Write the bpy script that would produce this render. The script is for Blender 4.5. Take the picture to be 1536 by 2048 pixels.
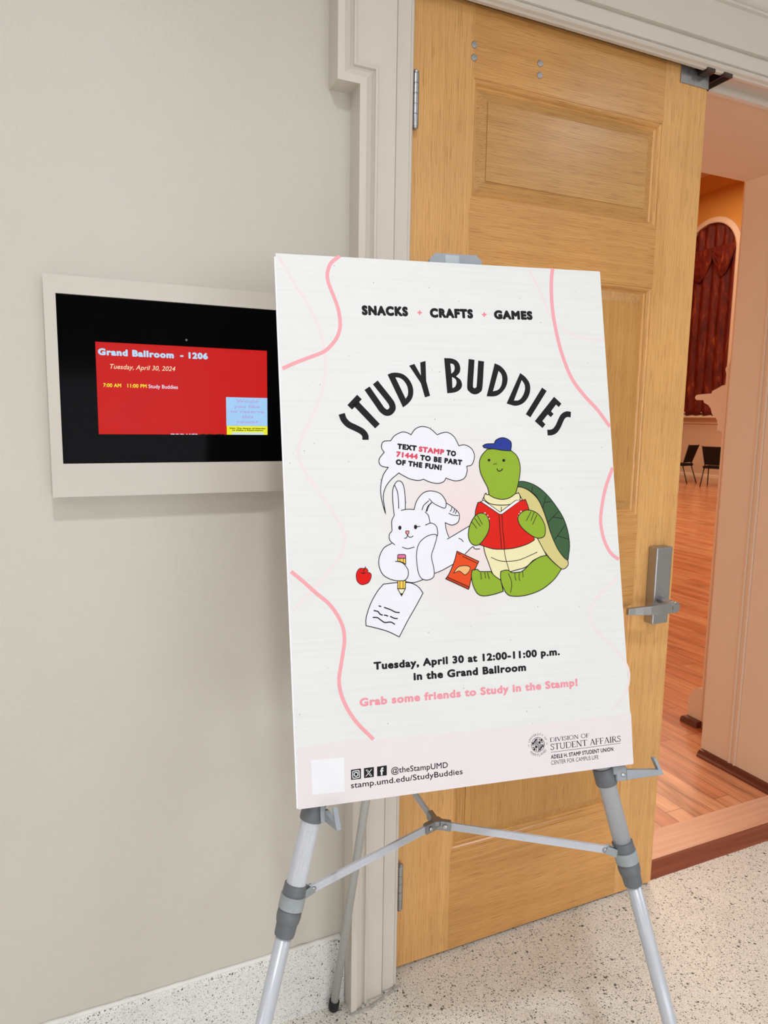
import bpy, bmesh, math, random
from mathutils import Vector, Matrix
from mathutils.geometry import tessellate_polygon, delaunay_2d_cdt

# ------------------------------------------------------------------ scene, camera, light
S = bpy.context.scene
for _o in list(bpy.data.objects): bpy.data.objects.remove(_o)
COL = S.collection
S.view_settings.view_transform = 'Standard'
S.view_settings.look = 'None'
S.view_settings.gamma = 1.0
S.view_settings.use_curve_mapping = False
S.view_settings.exposure = 0.0

cam_d = bpy.data.cameras.new('camera'); cam = bpy.data.objects.new('camera', cam_d); COL.objects.link(cam)
cam_d.sensor_width = 36.0; cam_d.lens = 1402.64 / 2048 * 36.0
cam_d.clip_start = 0.05; cam_d.clip_end = 100
cam_d.dof.use_dof = True; cam_d.dof.focus_distance = 1.42; cam_d.dof.aperture_fstop = 16.0
_r = Vector((0.91214, -0.40959, 0.0152)); _u = Vector((0.04106, 0.1282, 0.9909)); _f = Vector((0.40782, 0.90322, -0.13375))
M = Matrix((( _r.x, _u.x, -_f.x, -0.75671), (_r.y, _u.y, -_f.y, -1.54305), (_r.z, _u.z, -_f.z, 1.48204), (0, 0, 0, 1)))
cam.matrix_world = M
S.camera = cam

W = bpy.data.worlds.new('world'); S.world = W; W.use_nodes = True
W.node_tree.nodes['Background'].inputs[0].default_value = (1, .97, .93, 1)
W.node_tree.nodes['Background'].inputs[1].default_value = 0.0

def area(name, loc, size, power, color, target=None, sy=None):
    l = bpy.data.lights.new(name, 'AREA'); l.energy = power; l.color = color
    l.shape = 'RECTANGLE'; l.size = size; l.size_y = sy or size
    o = bpy.data.objects.new(name, l); o.location = loc; COL.objects.link(o)
    if target: o.rotation_euler = (Vector(target) - Vector(loc)).to_track_quat('-Z', 'Y').to_euler()
    return o
HALL = (.885, .93, 1.0)
def downlight(loc, power):
    l = bpy.data.lights.new('corridor_downlight', 'SPOT'); l.energy = power; l.color = HALL
    l.spot_size = math.radians(156); l.spot_blend = 1.0; l.shadow_soft_size = .075
    o = bpy.data.objects.new('corridor_downlight', l); o.location = loc; COL.objects.link(o)
downlight((-0.70, -1.66, 3.14), 105)
downlight((-3.30, -1.90, 3.14), 120)
downlight((1.90, -1.78, 3.14), 85)
area('corridor_ceiling_fill', (-0.4, -4.4, 3.14), 6.0, 34, HALL, None, 2.6)  # added broad fill under the ceiling, not a known fixture
area('corridor_low_fill', (-0.6, -7.3, 1.0), 6.5, 150, (.86, .92, 1.0), (-0.6, 0, .4), 1.8)  # added fill with no window behind it, evens out the lower wall
WARM = (1.0, 0.78, 0.56)
area('ballroom_warm_fill', (6.0, 7.0, 6.9), 4.0, 460, WARM)  # unseen warm area light added to light the ballroom, no chandelier
area('ballroom_warm_fill', (11.0, 10.0, 6.9), 3.0, 120, WARM)  # second added warm area light, towards the curtained wall
area('doorway_warm_fill', (-1.8, 5.2, 1.15), 1.2, 115, WARM, (1.75, .35, 1.9))  # no sconce there: added low fill for the doorway side and soffit

# ------------------------------------------------------------------ materials
def srgb(r, g, b):
    f = lambda c: (c / 255 / 12.92) if c / 255 <= 0.04045 else ((c / 255 + 0.055) / 1.055) ** 2.4
    return (f(r), f(g), f(b), 1.0)
def new_mat(name, rough=.5, metal=0.0, color=(.8, .8, .8, 1), spec=.5):
    m = bpy.data.materials.new(name); m.use_nodes = True
    b = m.node_tree.nodes['Principled BSDF']
    b.inputs['Base Color'].default_value = color; b.inputs['Roughness'].default_value = rough
    b.inputs['Metallic'].default_value = metal; b.inputs['Specular IOR Level'].default_value = spec
    return m, m.node_tree, b
class NT:
    def __init__(s, t): s.t = t
    def n(s, kind, **kw):
        x = s.t.nodes.new(kind)
        for k, v in kw.items():
            if k.startswith('i_'): x.inputs[k[2:].replace('_', ' ')].default_value = v
            else: setattr(x, k, v)
        return x
    def l(s, a, b): s.t.links.new(a, b)
    def coords(s, scale=(1, 1, 1), rot=(0, 0, 0)):
        tc = s.n('ShaderNodeTexCoord'); mp = s.n('ShaderNodeMapping')
        mp.inputs['Scale'].default_value = scale; mp.inputs['Rotation'].default_value = rot
        s.l(tc.outputs['Object'], mp.inputs['Vector']); return mp.outputs['Vector']
    def noise(s, vec, scale=5, detail=3, rough=.5, dist=0):
        x = s.n('ShaderNodeTexNoise'); s.l(vec, x.inputs['Vector'])
        x.inputs['Scale'].default_value = scale; x.inputs['Detail'].default_value = detail
        x.inputs['Roughness'].default_value = rough; x.inputs['Distortion'].default_value = dist
        return x.outputs['Fac']
    def ramp(s, fac, stops):
        x = s.n('ShaderNodeValToRGB'); s.l(fac, x.inputs['Fac']); e = x.color_ramp.elements
        while len(e) < len(stops): e.new(.5)
        for k, (p, c) in enumerate(stops): e[k].position = p; e[k].color = c
        return x.outputs['Color']
    def mix(s, fac, a, b, mode='MIX'):
        x = s.n('ShaderNodeMix', data_type='RGBA', blend_type=mode)
        for sock, v in ((x.inputs[0], fac), (x.inputs[6], a), (x.inputs[7], b)):
            if hasattr(v, 'links') : s.l(v, sock)
            else: sock.default_value = v
        return x.outputs[2]
    def math(s, op, a, b=0.0):
        x = s.n('ShaderNodeMath', operation=op)
        for sock, v in ((x.inputs[0], a), (x.inputs[1], b)):
            if hasattr(v, 'links'): s.l(v, sock)
            else: sock.default_value = v
        return x.outputs[0]
    def bump(s, h, bsdf, strength=.2, dist=.001):
        x = s.n('ShaderNodeBump'); x.inputs['Strength'].default_value = strength; x.inputs['Distance'].default_value = dist
        s.l(h, x.inputs['Height']); s.l(x.outputs['Normal'], bsdf.inputs['Normal'])

def paint(name, c1, c2, rough, bump=.15, scale=90, dist=.0008):
    m, t, b = new_mat(name, rough, spec=.35); g = NT(t); v = g.coords()
    g.l(g.ramp(g.noise(v, 2.2, 4, .6), [(.3, c1), (.7, c2)]), b.inputs['Base Color'])
    g.bump(g.noise(v, scale, 3, .55), b, bump, dist); return m
M_WALL = paint('wall_paint', srgb(201, 194, 182), srgb(206, 199, 188), .40, .55, 150, .0016)
M_TRIM = paint('trim_paint', srgb(214, 205, 194), srgb(218, 209, 198), .30, .10, 60, .0006)
M_CEIL = paint('ceiling_paint', srgb(225, 222, 216), srgb(228, 225, 219), .8)
M_WARMLIT = paint('warm_lit_reveal_paint', srgb(222, 196, 170), srgb(225, 200, 174), .55, .1)  # cream paint with some of the ballroom's warm light mixed into its colour
M_OCHRE = paint('ochre_wall_paint', srgb(214, 152, 70), srgb(218, 157, 76), .7, .1)
M_CREAM = paint('wainscot_paint', srgb(226, 198, 172), srgb(229, 201, 176), .5, .1)

def oak(name, axis, light=(220, 166, 104), mid=(208, 151, 87), dark=(172, 116, 62), seed=0.0):
    m, t, b = new_mat(name, .28, spec=.5); g = NT(t)
    along, across = 1.3, 62.0
    sc = {'z': (across, across, along), 'x': (along, across, across), 'y': (across, along, across)}[axis]
    fine = {'z': (420, 420, 14), 'x': (14, 420, 420), 'y': (420, 14, 420)}[axis]
    wv = {'z': (1, 1, .13), 'x': (.13, 1, 1), 'y': (1, .13, 1)}[axis]
    base = g.ramp(g.noise(g.coords(sc), 1.0, 5, .62, .5), [(.30, srgb(*mid)), (.62, srgb(*light))])
    w = g.n('ShaderNodeTexWave', wave_type='BANDS', bands_direction={'z': 'X', 'x': 'Z', 'y': 'X'}[axis])
    g.l(g.coords(wv), w.inputs['Vector'])
    w.inputs['Scale'].default_value = 52; w.inputs['Distortion'].default_value = 6.0
    w.inputs['Detail'].default_value = 2.5; w.inputs['Detail Scale'].default_value = 1.6; w.inputs['Phase Offset'].default_value = seed
    wf = g.ramp(w.outputs['Fac'], [(.42, (0, 0, 0, 1)), (.9, (1, 1, 1, 1))])
    c = g.mix(g.math('MULTIPLY', wf, .20), base, srgb(*dark))
    pores = g.ramp(g.noise(g.coords(fine), 1.0, 2, .5), [(.56, (0, 0, 0, 1)), (.68, (1, 1, 1, 1))])
    c = g.mix(g.math('MULTIPLY', pores, .5), c, srgb(dark[0] - 20, dark[1] - 20, dark[2] - 12))
    blot = g.ramp(g.noise(g.coords(), 3.1, 3, .5), [(.35, (.9, .9, .9, 1)), (.65, (1.05, 1.04, 1.02, 1))])
    c = g.mix(1.0, c, blot, 'MULTIPLY')
    g.l(c, b.inputs['Base Color']); g.bump(g.noise(g.coords(fine), 1.0, 2, .5), b, .12, .0004); return m
M_OAKV = oak('oak_upright', 'z', (234, 180, 113), (220, 162, 95), (184, 126, 68)); M_OAKH = oak('oak_level', 'x', (220, 164, 97), (207, 148, 82), (172, 114, 58), 1.7)
M_OAKP = oak('oak_panel', 'z', (208, 155, 88), (197, 141, 74), (163, 110, 54), 4.2)
M_OAKPH = oak('oak_panel_level', 'x', (207, 157, 94), (194, 142, 80), (160, 110, 58), 2.9)

def terrazzo(name, base1, base2, dens=.34, rough=.38):
    m, t, b = new_mat(name, rough, spec=.4); g = NT(t); v = g.coords()
    nz = g.n('ShaderNodeTexNoise'); g.l(v, nz.inputs['Vector']); nz.inputs['Scale'].default_value = 160
    vm = g.n('ShaderNodeVectorMath', operation='MULTIPLY_ADD'); g.l(nz.outputs['Color'], vm.inputs[0])
    vm.inputs[1].default_value = (.006, .006, .006); g.l(v, vm.inputs[2])
    c = g.ramp(g.noise(v, 12, 6, .7), [(.3, base1), (.7, base2)])
    for sc, d, lo, hi in ((560, .70, .16, .44), (300, .62, .10, .36), (165, .42, .07, .24), (95, .08, .06, .22)):
        vo = g.n('ShaderNodeTexVoronoi'); g.l(vm.outputs[0], vo.inputs['Vector']); vo.inputs['Scale'].default_value = sc
        sp = g.n('ShaderNodeSeparateColor'); g.l(vo.outputs['Color'], sp.inputs[0])
        size = g.math('MULTIPLY_ADD', sp.outputs[0], .30); size.node.inputs[2].default_value = .16
        inside = g.math('LESS_THAN', vo.outputs['Distance'], size)
        pick = g.math('LESS_THAN', sp.outputs[1], d)
        mask = g.math('MULTIPLY', inside, pick)
        shade = g.ramp(sp.outputs[2], [(0, (lo, lo * .95, lo * .88, 1)), (.6, (hi, hi * .95, hi * .86, 1)), (1, (.72, .69, .63, 1))])
        c = g.mix(mask, c, shade)
    g.l(c, b.inputs['Base Color']); return m
M_TERR = terrazzo('terrazzo', srgb(238, 231, 219), srgb(247, 241, 231))
M_TERRB = terrazzo('terrazzo_base', srgb(224, 222, 217), srgb(234, 232, 228), .30)

def planks(name, c1, c2, gap, rough=.22):
    m, t, b = new_mat(name, rough, spec=.5); g = NT(t)
    br = g.n('ShaderNodeTexBrick'); g.l(g.coords((1, 1, 1), (0, 0, math.pi / 2)), br.inputs['Vector'])
    br.inputs['Color1'].default_value = srgb(*c1); br.inputs['Color2'].default_value = srgb(*c2); br.inputs['Mortar'].default_value = srgb(*gap)
    br.inputs['Scale'].default_value = 1.0; br.inputs['Brick Width'].default_value = .72; br.inputs['Row Height'].default_value = .083
    br.inputs['Mortar Size'].default_value = .0012; br.offset = .37; br.offset_frequency = 3; br.inputs['Bias'].default_value = .1
    v = g.coords((9, .8, 9))
    gr = g.ramp(g.noise(v, 1.6, 5, .65, 1.2), [(.30, (.55, .45, .38, 1)), (.48, (.92, .9, .88, 1)), (.7, (1.18, 1.2, 1.24, 1))])
    c = g.mix(1.0, br.outputs['Color'], gr, 'MULTIPLY')
    fine = g.ramp(g.noise(g.coords((160, 3, 160)), 1, 2, .5), [(.5, (1, 1, 1, 1)), (.75, (.82, .76, .7, 1))])
    c = g.mix(1.0, c, fine, 'MULTIPLY')
    g.l(c, b.inputs['Base Color']); return m
M_PLANK = planks('hickory_planks', (238, 176, 130), (216, 139, 95), (128, 68, 38))
def plainwood(name, axis, c1, c2, rough=.35):
    m, t, b = new_mat(name, rough); g = NT(t)
    sc = {'x': (1.2, 26, 26), 'y': (26, 1.2, 26)}[axis]
    c = g.ramp(g.noise(g.coords(sc), 1.0, 6, .65, .8), [(.28, srgb(*c1)), (.66, srgb(*c2))])
    g.l(c, b.inputs['Base Color']); return m
M_NOSE = plainwood('pale_hickory', 'x', (222, 160, 124), (243, 192, 158)); M_RAMP = plainwood('red_brown_hickory', 'x', (120, 58, 40), (158, 88, 62))
M_SHOE = plainwood('dark_brown_wood', 'y', (84, 38, 24), (118, 60, 38), .3)

def metal(name, c, rough, bump=None):
    m, t, b = new_mat(name, rough, 1.0, c); g = NT(t)
    v = g.coords((1, 1, 1))
    r = g.ramp(g.noise(v, 60, 4, .6), [(.3, (rough * .85,) * 3 + (1,)), (.7, (min(1, rough * 1.2),) * 3 + (1,))])
    g.l(r, b.inputs['Roughness']); return m
def plastic(name, c, rough=.5, spec=.5, var=.06):
    m, t, b = new_mat(name, rough, 0, c, spec); g = NT(t)
    d = tuple(x * (1 - var) for x in c[:3]) + (1,)
    g.l(g.ramp(g.noise(g.coords(), 40, 3, .5), [(.3, d), (.7, c)]), b.inputs['Base Color']); return m
M_ALU = plastic('silver_anodised_tube', srgb(196, 198, 204), .32, .6, .03)
M_ALU.node_tree.nodes['Principled BSDF'].inputs['Metallic'].default_value = .12
M_STEEL = metal('brushed_steel', srgb(176, 176, 178), .42); M_HINGE = metal('satin_steel', srgb(182, 182, 186), .36)
M_ZINC = plastic('worn_zinc_band', srgb(160, 166, 168), .4, .5, .25)
M_GREY = plastic('grey_plastic', srgb(102, 105, 109), .45, .5, .05); M_GREYL = plastic('light_grey_plastic', srgb(152, 157, 163), .45, .5, .06)
M_REAR = plastic('matt_grey_tube', srgb(186, 186, 182), .4, .5, .03)
M_RUB = plastic('black_rubber', srgb(28, 28, 30), .6, .4); M_DARK = plastic('dark_gap', srgb(30, 26, 24), .8, .2)
M_BRONZE = metal('dark_strike_metal', srgb(92, 82, 78), .4)
M_GLASS = plastic('black_glass', (.0015, .0015, .002, 1), .10, .03, 0); M_FRAME = paint('display_frame_paint', srgb(203, 195, 184), srgb(207, 200, 189), .45, .2, 40, .0006)
M_FOAM = plastic('foam_board', srgb(244, 242, 246), .8, .2, .02)
M_CHAIRF = plastic('dark_chair_fabric', srgb(44, 34, 30), .9, .2, .3); M_CHAIRM = plastic('black_chair_metal', srgb(32, 26, 22), .4, .5)
M_TABLE = plastic('dark_table_top', srgb(40, 32, 30), .5, .4)

def curtain_mat():
    m, t, b = new_mat('damask_curtain', .6, 0, spec=.3); g = NT(t)
    c = g.ramp(g.noise(g.coords((1, 3.4, .9)), 2.6, 5, .62, .8), [(.38, srgb(82, 12, 8)), (.56, srgb(112, 30, 10)), (.74, srgb(164, 78, 28))])
    g.l(c, b.inputs['Base Color']); return m
M_CURT = curtain_mat()

def paper():
    m, t, b = new_mat('poster_paper', .55, 0, spec=.3); g = NT(t)
    c = g.ramp(g.noise(g.coords((1, 1, 1)), 6, 3, .6), [(.3, srgb(221, 221, 218)), (.7, srgb(224, 224, 222))])
    laid = g.ramp(g.noise(g.coords((4, 4, 210)), 1, 2, .5), [(.45, (1, 1, 1, 1)), (.7, (.968, .972, .968, 1))])
    c = g.mix(1.0, c, laid, 'MULTIPLY')
    # printed blush behind the drawings, in the sheet's own coordinates (origin = sheet centre foot)
    tc = g.n('ShaderNodeTexCoord'); mp = g.n('ShaderNodeMapping'); g.l(tc.outputs['Object'], mp.inputs['Vector'])
    mp.inputs['Location'].default_value = (BLUSH[0], BLUSH[1], BLUSH[2]); mp.inputs['Scale'].default_value = (5.3, 0, 4.6)
    ln = g.n('ShaderNodeVectorMath', operation='LENGTH'); g.l(mp.outputs['Vector'], ln.inputs[0])
    bl = g.ramp(g.math('ADD', ln.outputs['Value'], g.math('MULTIPLY', g.noise(g.coords(), 9, 2, .5), .35)), [(.35, (1, 1, 1, 1)), (1.12, (0, 0, 0, 1))])
    c = g.mix(g.math('MULTIPLY', bl, .8), c, srgb(231, 207, 205))
    vo = g.n('ShaderNodeTexVoronoi'); g.l(g.coords((1, 1, .8)), vo.inputs['Vector']); vo.inputs['Scale'].default_value = 62
    sp = g.n('ShaderNodeSeparateColor'); g.l(vo.outputs['Color'], sp.inputs[0])
    mk = g.math('MULTIPLY', g.math('LESS_THAN', vo.outputs['Distance'], .062), g.math('LESS_THAN', sp.outputs[1], .34))
    c = g.mix(g.math('MULTIPLY', mk, .55), c, srgb(110, 108, 104))
    g.l(c, b.inputs['Base Color']); return m

PRINT = dict(ink=(34, 31, 33), pale_pink=(240, 226, 226), pink=(246, 172, 178), rose=(244, 142, 152), rose2=(222, 82, 104), pink2=(242, 158, 168),
    lavender_white=(240, 239, 247), white=(244, 243, 246), pencil_pink=(228, 116, 160), pencil_yellow=(246, 206, 88), cream=(244, 236, 206), apple_red=(224, 26, 22),
    bag_orange=(232, 80, 34), bag_dark=(196, 62, 26), crisp_tan=(242, 186, 122), shell_green=(66, 98, 64), shell_tan=(216, 202, 134), belly_cream=(240, 230, 182),
    turtle_green=(148, 178, 52), cap_blue=(46, 62, 152), book_red=(222, 36, 24), footer_pink=(238, 228, 229))
PM = {k: plastic('print_' + k, srgb(*[x * .955 for x in v]), .65, .14, .015) for k, v in PRINT.items()}

def glow(name, c, k=1.0):
    m, t, b = new_mat(name, .35, 0, (.005, .005, .005, 1), .06)
    b.inputs['Emission Color'].default_value = srgb(*c); b.inputs['Emission Strength'].default_value = k
    g = NT(t); g.l(g.ramp(g.noise(g.coords(), 12, 2, .5), [(.2, srgb(*[x * .97 for x in c])), (.8, srgb(*c))]), b.inputs['Emission Color']); return m
GM = dict(scr_red=glow('screen_red', (204, 30, 28)), scr_ice=glow('screen_ice', (186, 222, 250)), scr_peach=glow('screen_peach', (252, 226, 190)), scr_yellow=glow('screen_yellow', (252, 244, 60)),
    scr_white=glow('screen_white', (240, 232, 250)), scr_lilac=glow('screen_lilac', (178, 176, 226)), scr_dark=glow('screen_dark', (44, 44, 24)), scr_blue=glow('screen_blue', (168, 210, 250)),
    scr_yel=glow('screen_strip', (240, 240, 56)), scr_patch=glow('screen_patch', (214, 228, 226)))

# ------------------------------------------------------------------ mesh helpers
class MB:
    def __init__(s): s.v = []; s.f = []; s.sm = []
    def add(s, vs, fs, smooth=False):
        o = len(s.v); s.v += [tuple(x) for x in vs]; s.f += [tuple(i + o for i in f) for f in fs]; s.sm += [smooth] * len(fs); return s
    def box(s, x0, x1, y0, y1, z0, z1, bev=0.0):
        if bev <= 0:
            vs = [(x, y, z) for x in (x0, x1) for y in (y0, y1) for z in (z0, z1)]
            return s.add(vs, [(0, 1, 3, 2), (4, 6, 7, 5), (0, 4, 5, 1), (2, 3, 7, 6), (0, 2, 6, 4), (1, 5, 7, 3)])
        return s.obox(Vector(((x0 + x1) / 2, (y0 + y1) / 2, (z0 + z1) / 2)), (Vector((1, 0, 0)), Vector((0, 1, 0)), Vector((0, 0, 1))), (x1 - x0, y1 - y0, z1 - z0), bev)
    def obox(s, c, ax, dims, bev=0.001):
        bm = bmesh.new(); bmesh.ops.create_cube(bm, size=1.0)
        for v in bm.verts: v.co = Vector((v.co.x * dims[0], v.co.y * dims[1], v.co.z * dims[2]))
        if bev: bmesh.ops.bevel(bm, geom=bm.edges[:], offset=bev, segments=2, affect='EDGES', profile=.5)
        bm.verts.index_update()
        vs = [c + ax[0] * v.co.x + ax[1] * v.co.y + ax[2] * v.co.z for v in bm.verts]
        s.add(vs, [tuple(v.index for v in f.verts) for f in bm.faces]); bm.free(); return s
    def prism(s, poly, fn, d0, d1):
        """poly: 2d outline; fn(a, b, d) -> point; extruded from d0 to d1"""
        n = len(poly); tr = tessellate_polygon([[Vector((a, b, 0)) for a, b in poly]])
        vs = [fn(a, b, d0) for a, b in poly] + [fn(a, b, d1) for a, b in poly]
        fs = [tuple(t) for t in tr] + [tuple(n + i for i in reversed(t)) for t in tr] + [(i, (i + 1) % n, n + (i + 1) % n, n + i) for i in range(n)]
        return s.add(vs, fs)
    def lathe(s, prof, base, axis, seg=28, smooth=True):
        """prof: list of (distance along axis, radius)"""
        ax = Vector(axis).normalized(); t = ax.orthogonal().normalized(); q = ax.cross(t); base = Vector(base)
        vs = []; fs = []
        if smooth:                                   # break the shading where the profile turns sharply
            runs = [[prof[0]]]
            for i in range(1, len(prof)):
                runs[-1].append(prof[i])
                if i < len(prof) - 1:
                    a = Vector((prof[i][0] - prof[i - 1][0], prof[i][1] - prof[i - 1][1])); b = Vector((prof[i + 1][0] - prof[i][0], prof[i + 1][1] - prof[i][1]))
                    if a.length > 1e-9 and b.length > 1e-9 and a.angle(b) > .45: runs.append([prof[i]])
            if len(runs) > 1:
                for k, rn in enumerate(runs): s._ring(rn, base, ax, t, q, seg, k == 0, k == len(runs) - 1)
                return s
        for d, r in prof:
            for k in range(seg):
                a = 2 * math.pi * k / seg; vs.append(base + ax * d + (t * math.cos(a) + q * math.sin(a)) * r)
        for i in range(len(prof) - 1):
            for k in range(seg):
                k2 = (k + 1) % seg; fs.append((i * seg + k, i * seg + k2, (i + 1) * seg + k2, (i + 1) * seg + k))
        s.add(vs, fs, smooth); o = len(s.v) - len(vs)
        s.f += [tuple(o + k for k in range(seg)), tuple(o + (len(prof) - 1) * seg + k for k in range(seg))]; s.sm += [False, False]; return s
    def _ring(s, prof, base, ax, t, q, seg, cap0, cap1):
        vs = [base + ax * d + (t * math.cos(2 * math.pi * k / seg) + q * math.sin(2 * math.pi * k / seg)) * r for d, r in prof for k in range(seg)]
        fs = [(i * seg + k, i * seg + (k + 1) % seg, (i + 1) * seg + (k + 1) % seg, (i + 1) * seg + k) for i in range(len(prof) - 1) for k in range(seg)]
        o = len(s.v); s.add(vs, fs, True)
        if cap0: s.f.append(tuple(o + k for k in range(seg))); s.sm.append(False)
        if cap1: s.f.append(tuple(o + (len(prof) - 1) * seg + k for k in range(seg))); s.sm.append(False)
    def cyl(s, a, b, r, seg=28, r2=None):
        a = Vector(a); b = Vector(b); return s.lathe([(0, r), ((b - a).length, r if r2 is None else r2)], a, b - a, seg)
    def sweep(s, path, prof, closed=False, fn=None):
        """path: 2d points (x, z); prof: (offset to the left of travel, y); mitred"""
        fn = fn or (lambda x, z, y: (x, y, z)); n = len(path); m = len(prof); vs = []; fs = []
        P = [Vector(p) for p in path]
        for i in range(n):
            ds = []
            if closed or i > 0: ds.append((P[i] - P[i - 1]).normalized())
            if closed or i < n - 1: ds.append((P[(i + 1) % n] - P[i]).normalized())
            ns = [Vector((-d.y, d.x)) for d in ds]
            mt = ns[0] if len(ns) == 1 else (ns[0] + ns[1]) / (1 + ns[0].dot(ns[1]))
            for a, y in prof: q = P[i] + mt * a; vs.append(fn(q.x, q.y, y))
        for i in range(n if closed else n - 1):
            j = (i + 1) % n
            for k in range(m - 1): fs.append((i * m + k, i * m + k + 1, j * m + k + 1, j * m + k))
        s.add(vs, fs); return s
def finish(name, mb, mat, parent=None, loc=None, bevel=0):
    me = bpy.data.meshes.new(name); o = bpy.data.objects.new(name, me); COL.objects.link(o)
    org = Vector(loc) if loc is not None else (WORLDLOC[parent.name] if parent else Vector((0, 0, 0)))
    WORLDLOC[o.name] = org
    me.from_pydata([tuple(Vector(v) - org) for v in mb.v], [], mb.f)
    for p, k in zip(me.polygons, mb.sm): p.use_smooth = k
    bm = bmesh.new(); bm.from_mesh(me); bmesh.ops.recalc_face_normals(bm, faces=bm.faces[:]); bm.to_mesh(me); bm.free()
    me.materials.append(mat)
    if parent: o.parent = parent; o.location = org - WORLDLOC[parent.name]
    else: o.location = org
    if bevel:
        b = o.modifiers.new('bevel', 'BEVEL'); b.width = bevel; b.segments = 2; b.limit_method = 'ANGLE'; b.angle_limit = math.radians(50)
    return o
WORLDLOC = {}
def thing(name, loc):
    o = bpy.data.objects.new(name, None); o.location = loc; o.empty_display_size = .1; COL.objects.link(o); WORLDLOC[o.name] = Vector(loc); return o
def tag(o, label, cat, group=None, kind=None):
    o['label'] = label; o['category'] = cat
    if group: o['group'] = group
    if kind: o['kind'] = kind
    return o
def structure(o, label, cat): return tag(o, label, cat, kind='structure')

def spline(segs, closed=False, smooth=1, step=5):
    """Catmull-Rom through every run of points; runs meet in corners"""
    out = []
    for g in segs:
        g = [Vector(p) for p in g]
        if not smooth or len(g) < 3: pts = g
        else:
            loop = (g[0] - g[-1]).length < 1e-6 and len(segs) == 1
            if not loop and closed and len(segs) == 1: g = g + [g[0]]; loop = True
            pts = []
            for i in range(len(g) - 1):
                p1, p2 = g[i], g[i + 1]
                p0 = g[i - 1] if i > 0 else (g[-2] if loop else p1 * 2 - p2)
                p3 = g[i + 2] if i + 2 < len(g) else (g[1] if loop else p2 * 2 - p1)
                for k in range(step):
                    t = k / step
                    pts.append(.5 * ((2 * p1) + (p2 - p0) * t + (2 * p0 - 5 * p1 + 4 * p2 - p3) * t * t + (3 * p1 - p0 - 3 * p2 + p3) * t ** 3))
            pts.append(g[-1])
        for q in pts:
            if not out or (q - out[-1]).length > 1e-5: out.append(q)
    if closed and len(out) > 2 and (out[0] - out[-1]).length < 1e-4: out.pop()
    return out
def ribbon(pts, w, closed):
    n = len(pts); vs = []; fs = []
    for i in range(n):
        ds = []
        if closed or i > 0: ds.append((pts[i] - pts[i - 1]).normalized())
        if closed or i < n - 1: ds.append((pts[(i + 1) % n] - pts[i]).normalized())
        ns = [Vector((-d.y, d.x)) for d in ds]
        if len(ns) == 1: mt = ns[0]
        else: mt = (ns[0] + ns[1]) / max(.35, 1 + ns[0].dot(ns[1]))
        vs += [pts[i] + mt * w / 2, pts[i] - mt * w / 2]
    for i in range(n if closed else n - 1):
        j = (i + 1) % n; fs.append((2 * i, 2 * i + 1, 2 * j + 1, 2 * j))
    return vs, fs
def glyphs(s, bold=0.0, shear=0.0):
    """outline of a string in the built-in typeface scaled to cap height 1, thickened round its edge: vertices, faces, width"""
    cu = bpy.data.curves.new('t', 'FONT'); cu.body = s; cu.shear = shear; cu.space_character = 1 + max(0, bold) * 2.4; cu.resolution_u = 4
    if bold < 0: cu.offset = bold * .4
    o = bpy.data.objects.new('t', cu); COL.objects.link(o)
    dg = bpy.context.evaluated_depsgraph_get(); me = bpy.data.meshes.new_from_object(o.evaluated_get(dg))
    bm = bmesh.new(); bm.from_mesh(me); bmesh.ops.remove_doubles(bm, verts=bm.verts, dist=1e-5); bm.verts.index_update()
    vs = [Vector((v.co.x / .682, v.co.y / .682)) for v in bm.verts]; fs = [tuple(v.index for v in f.verts) for f in bm.faces]
    if bold > 0:
        b = bold / .682; rim = set()
        for e in bm.edges:
            if len(e.link_faces) != 1: continue
            i0, i1 = e.verts[0].index, e.verts[1].index; rim |= {i0, i1}; d = vs[i1] - vs[i0]
            if d.length < 1e-6: continue
            n = Vector((-d.y, d.x)).normalized() * b; k = len(vs); vs += [vs[i0] + n, vs[i1] + n, vs[i1] - n, vs[i0] - n]; fs.append((k, k + 1, k + 2, k + 3))
        for i0 in rim:
            k = len(vs); vs += [vs[i0] + Vector((math.cos(a), math.sin(a))) * b for a in [q * math.pi / 4 for q in range(8)]]; fs.append(tuple(range(k, k + 8)))
        vs = [Vector((v.x, (v.y + b) / (1 + 2 * b))) for v in vs]
        ccw = []
        for f in fs:
            ar = sum(vs[f[i]].x * vs[f[(i + 1) % len(f)]].y - vs[f[(i + 1) % len(f)]].x * vs[f[i]].y for i in range(len(f)))
            ccw.append(list(f) if ar > 0 else list(reversed(f)))
        cells = {}
        for f in ccw:
            pp = [vs[i] for i in f]; x0_, x1_ = min(p.x for p in pp), max(p.x for p in pp)
            for c_ in range(int(math.floor(x0_ * 12)), int(math.floor(x1_ * 12)) + 1): cells.setdefault(c_, []).append(pp)
        def covered(p):
            for pp in cells.get(int(math.floor(p.x * 12)), ()):
                if all((pp[i] - pp[i - 1]).cross(p - pp[i - 1]) >= -1e-9 for i in range(len(pp))): return True
            return False
        ov, oe, of, _a, _b, src = delaunay_2d_cdt(vs, [], ccw, 0, 1e-6)     # one clean sheet without overlaps
        vs = [Vector(v) for v in ov]; fs = [tuple(f) for f in of if covered(sum((vs[i] for i in f), Vector((0, 0))) / len(f))]
    bm.free(); bpy.data.objects.remove(o); bpy.data.curves.remove(cu); bpy.data.meshes.remove(me)
    x0 = min(v.x for v in vs); vs = [Vector((v.x - x0, v.y)) for v in vs]
    return vs, fs, max(v.x for v in vs)

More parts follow.
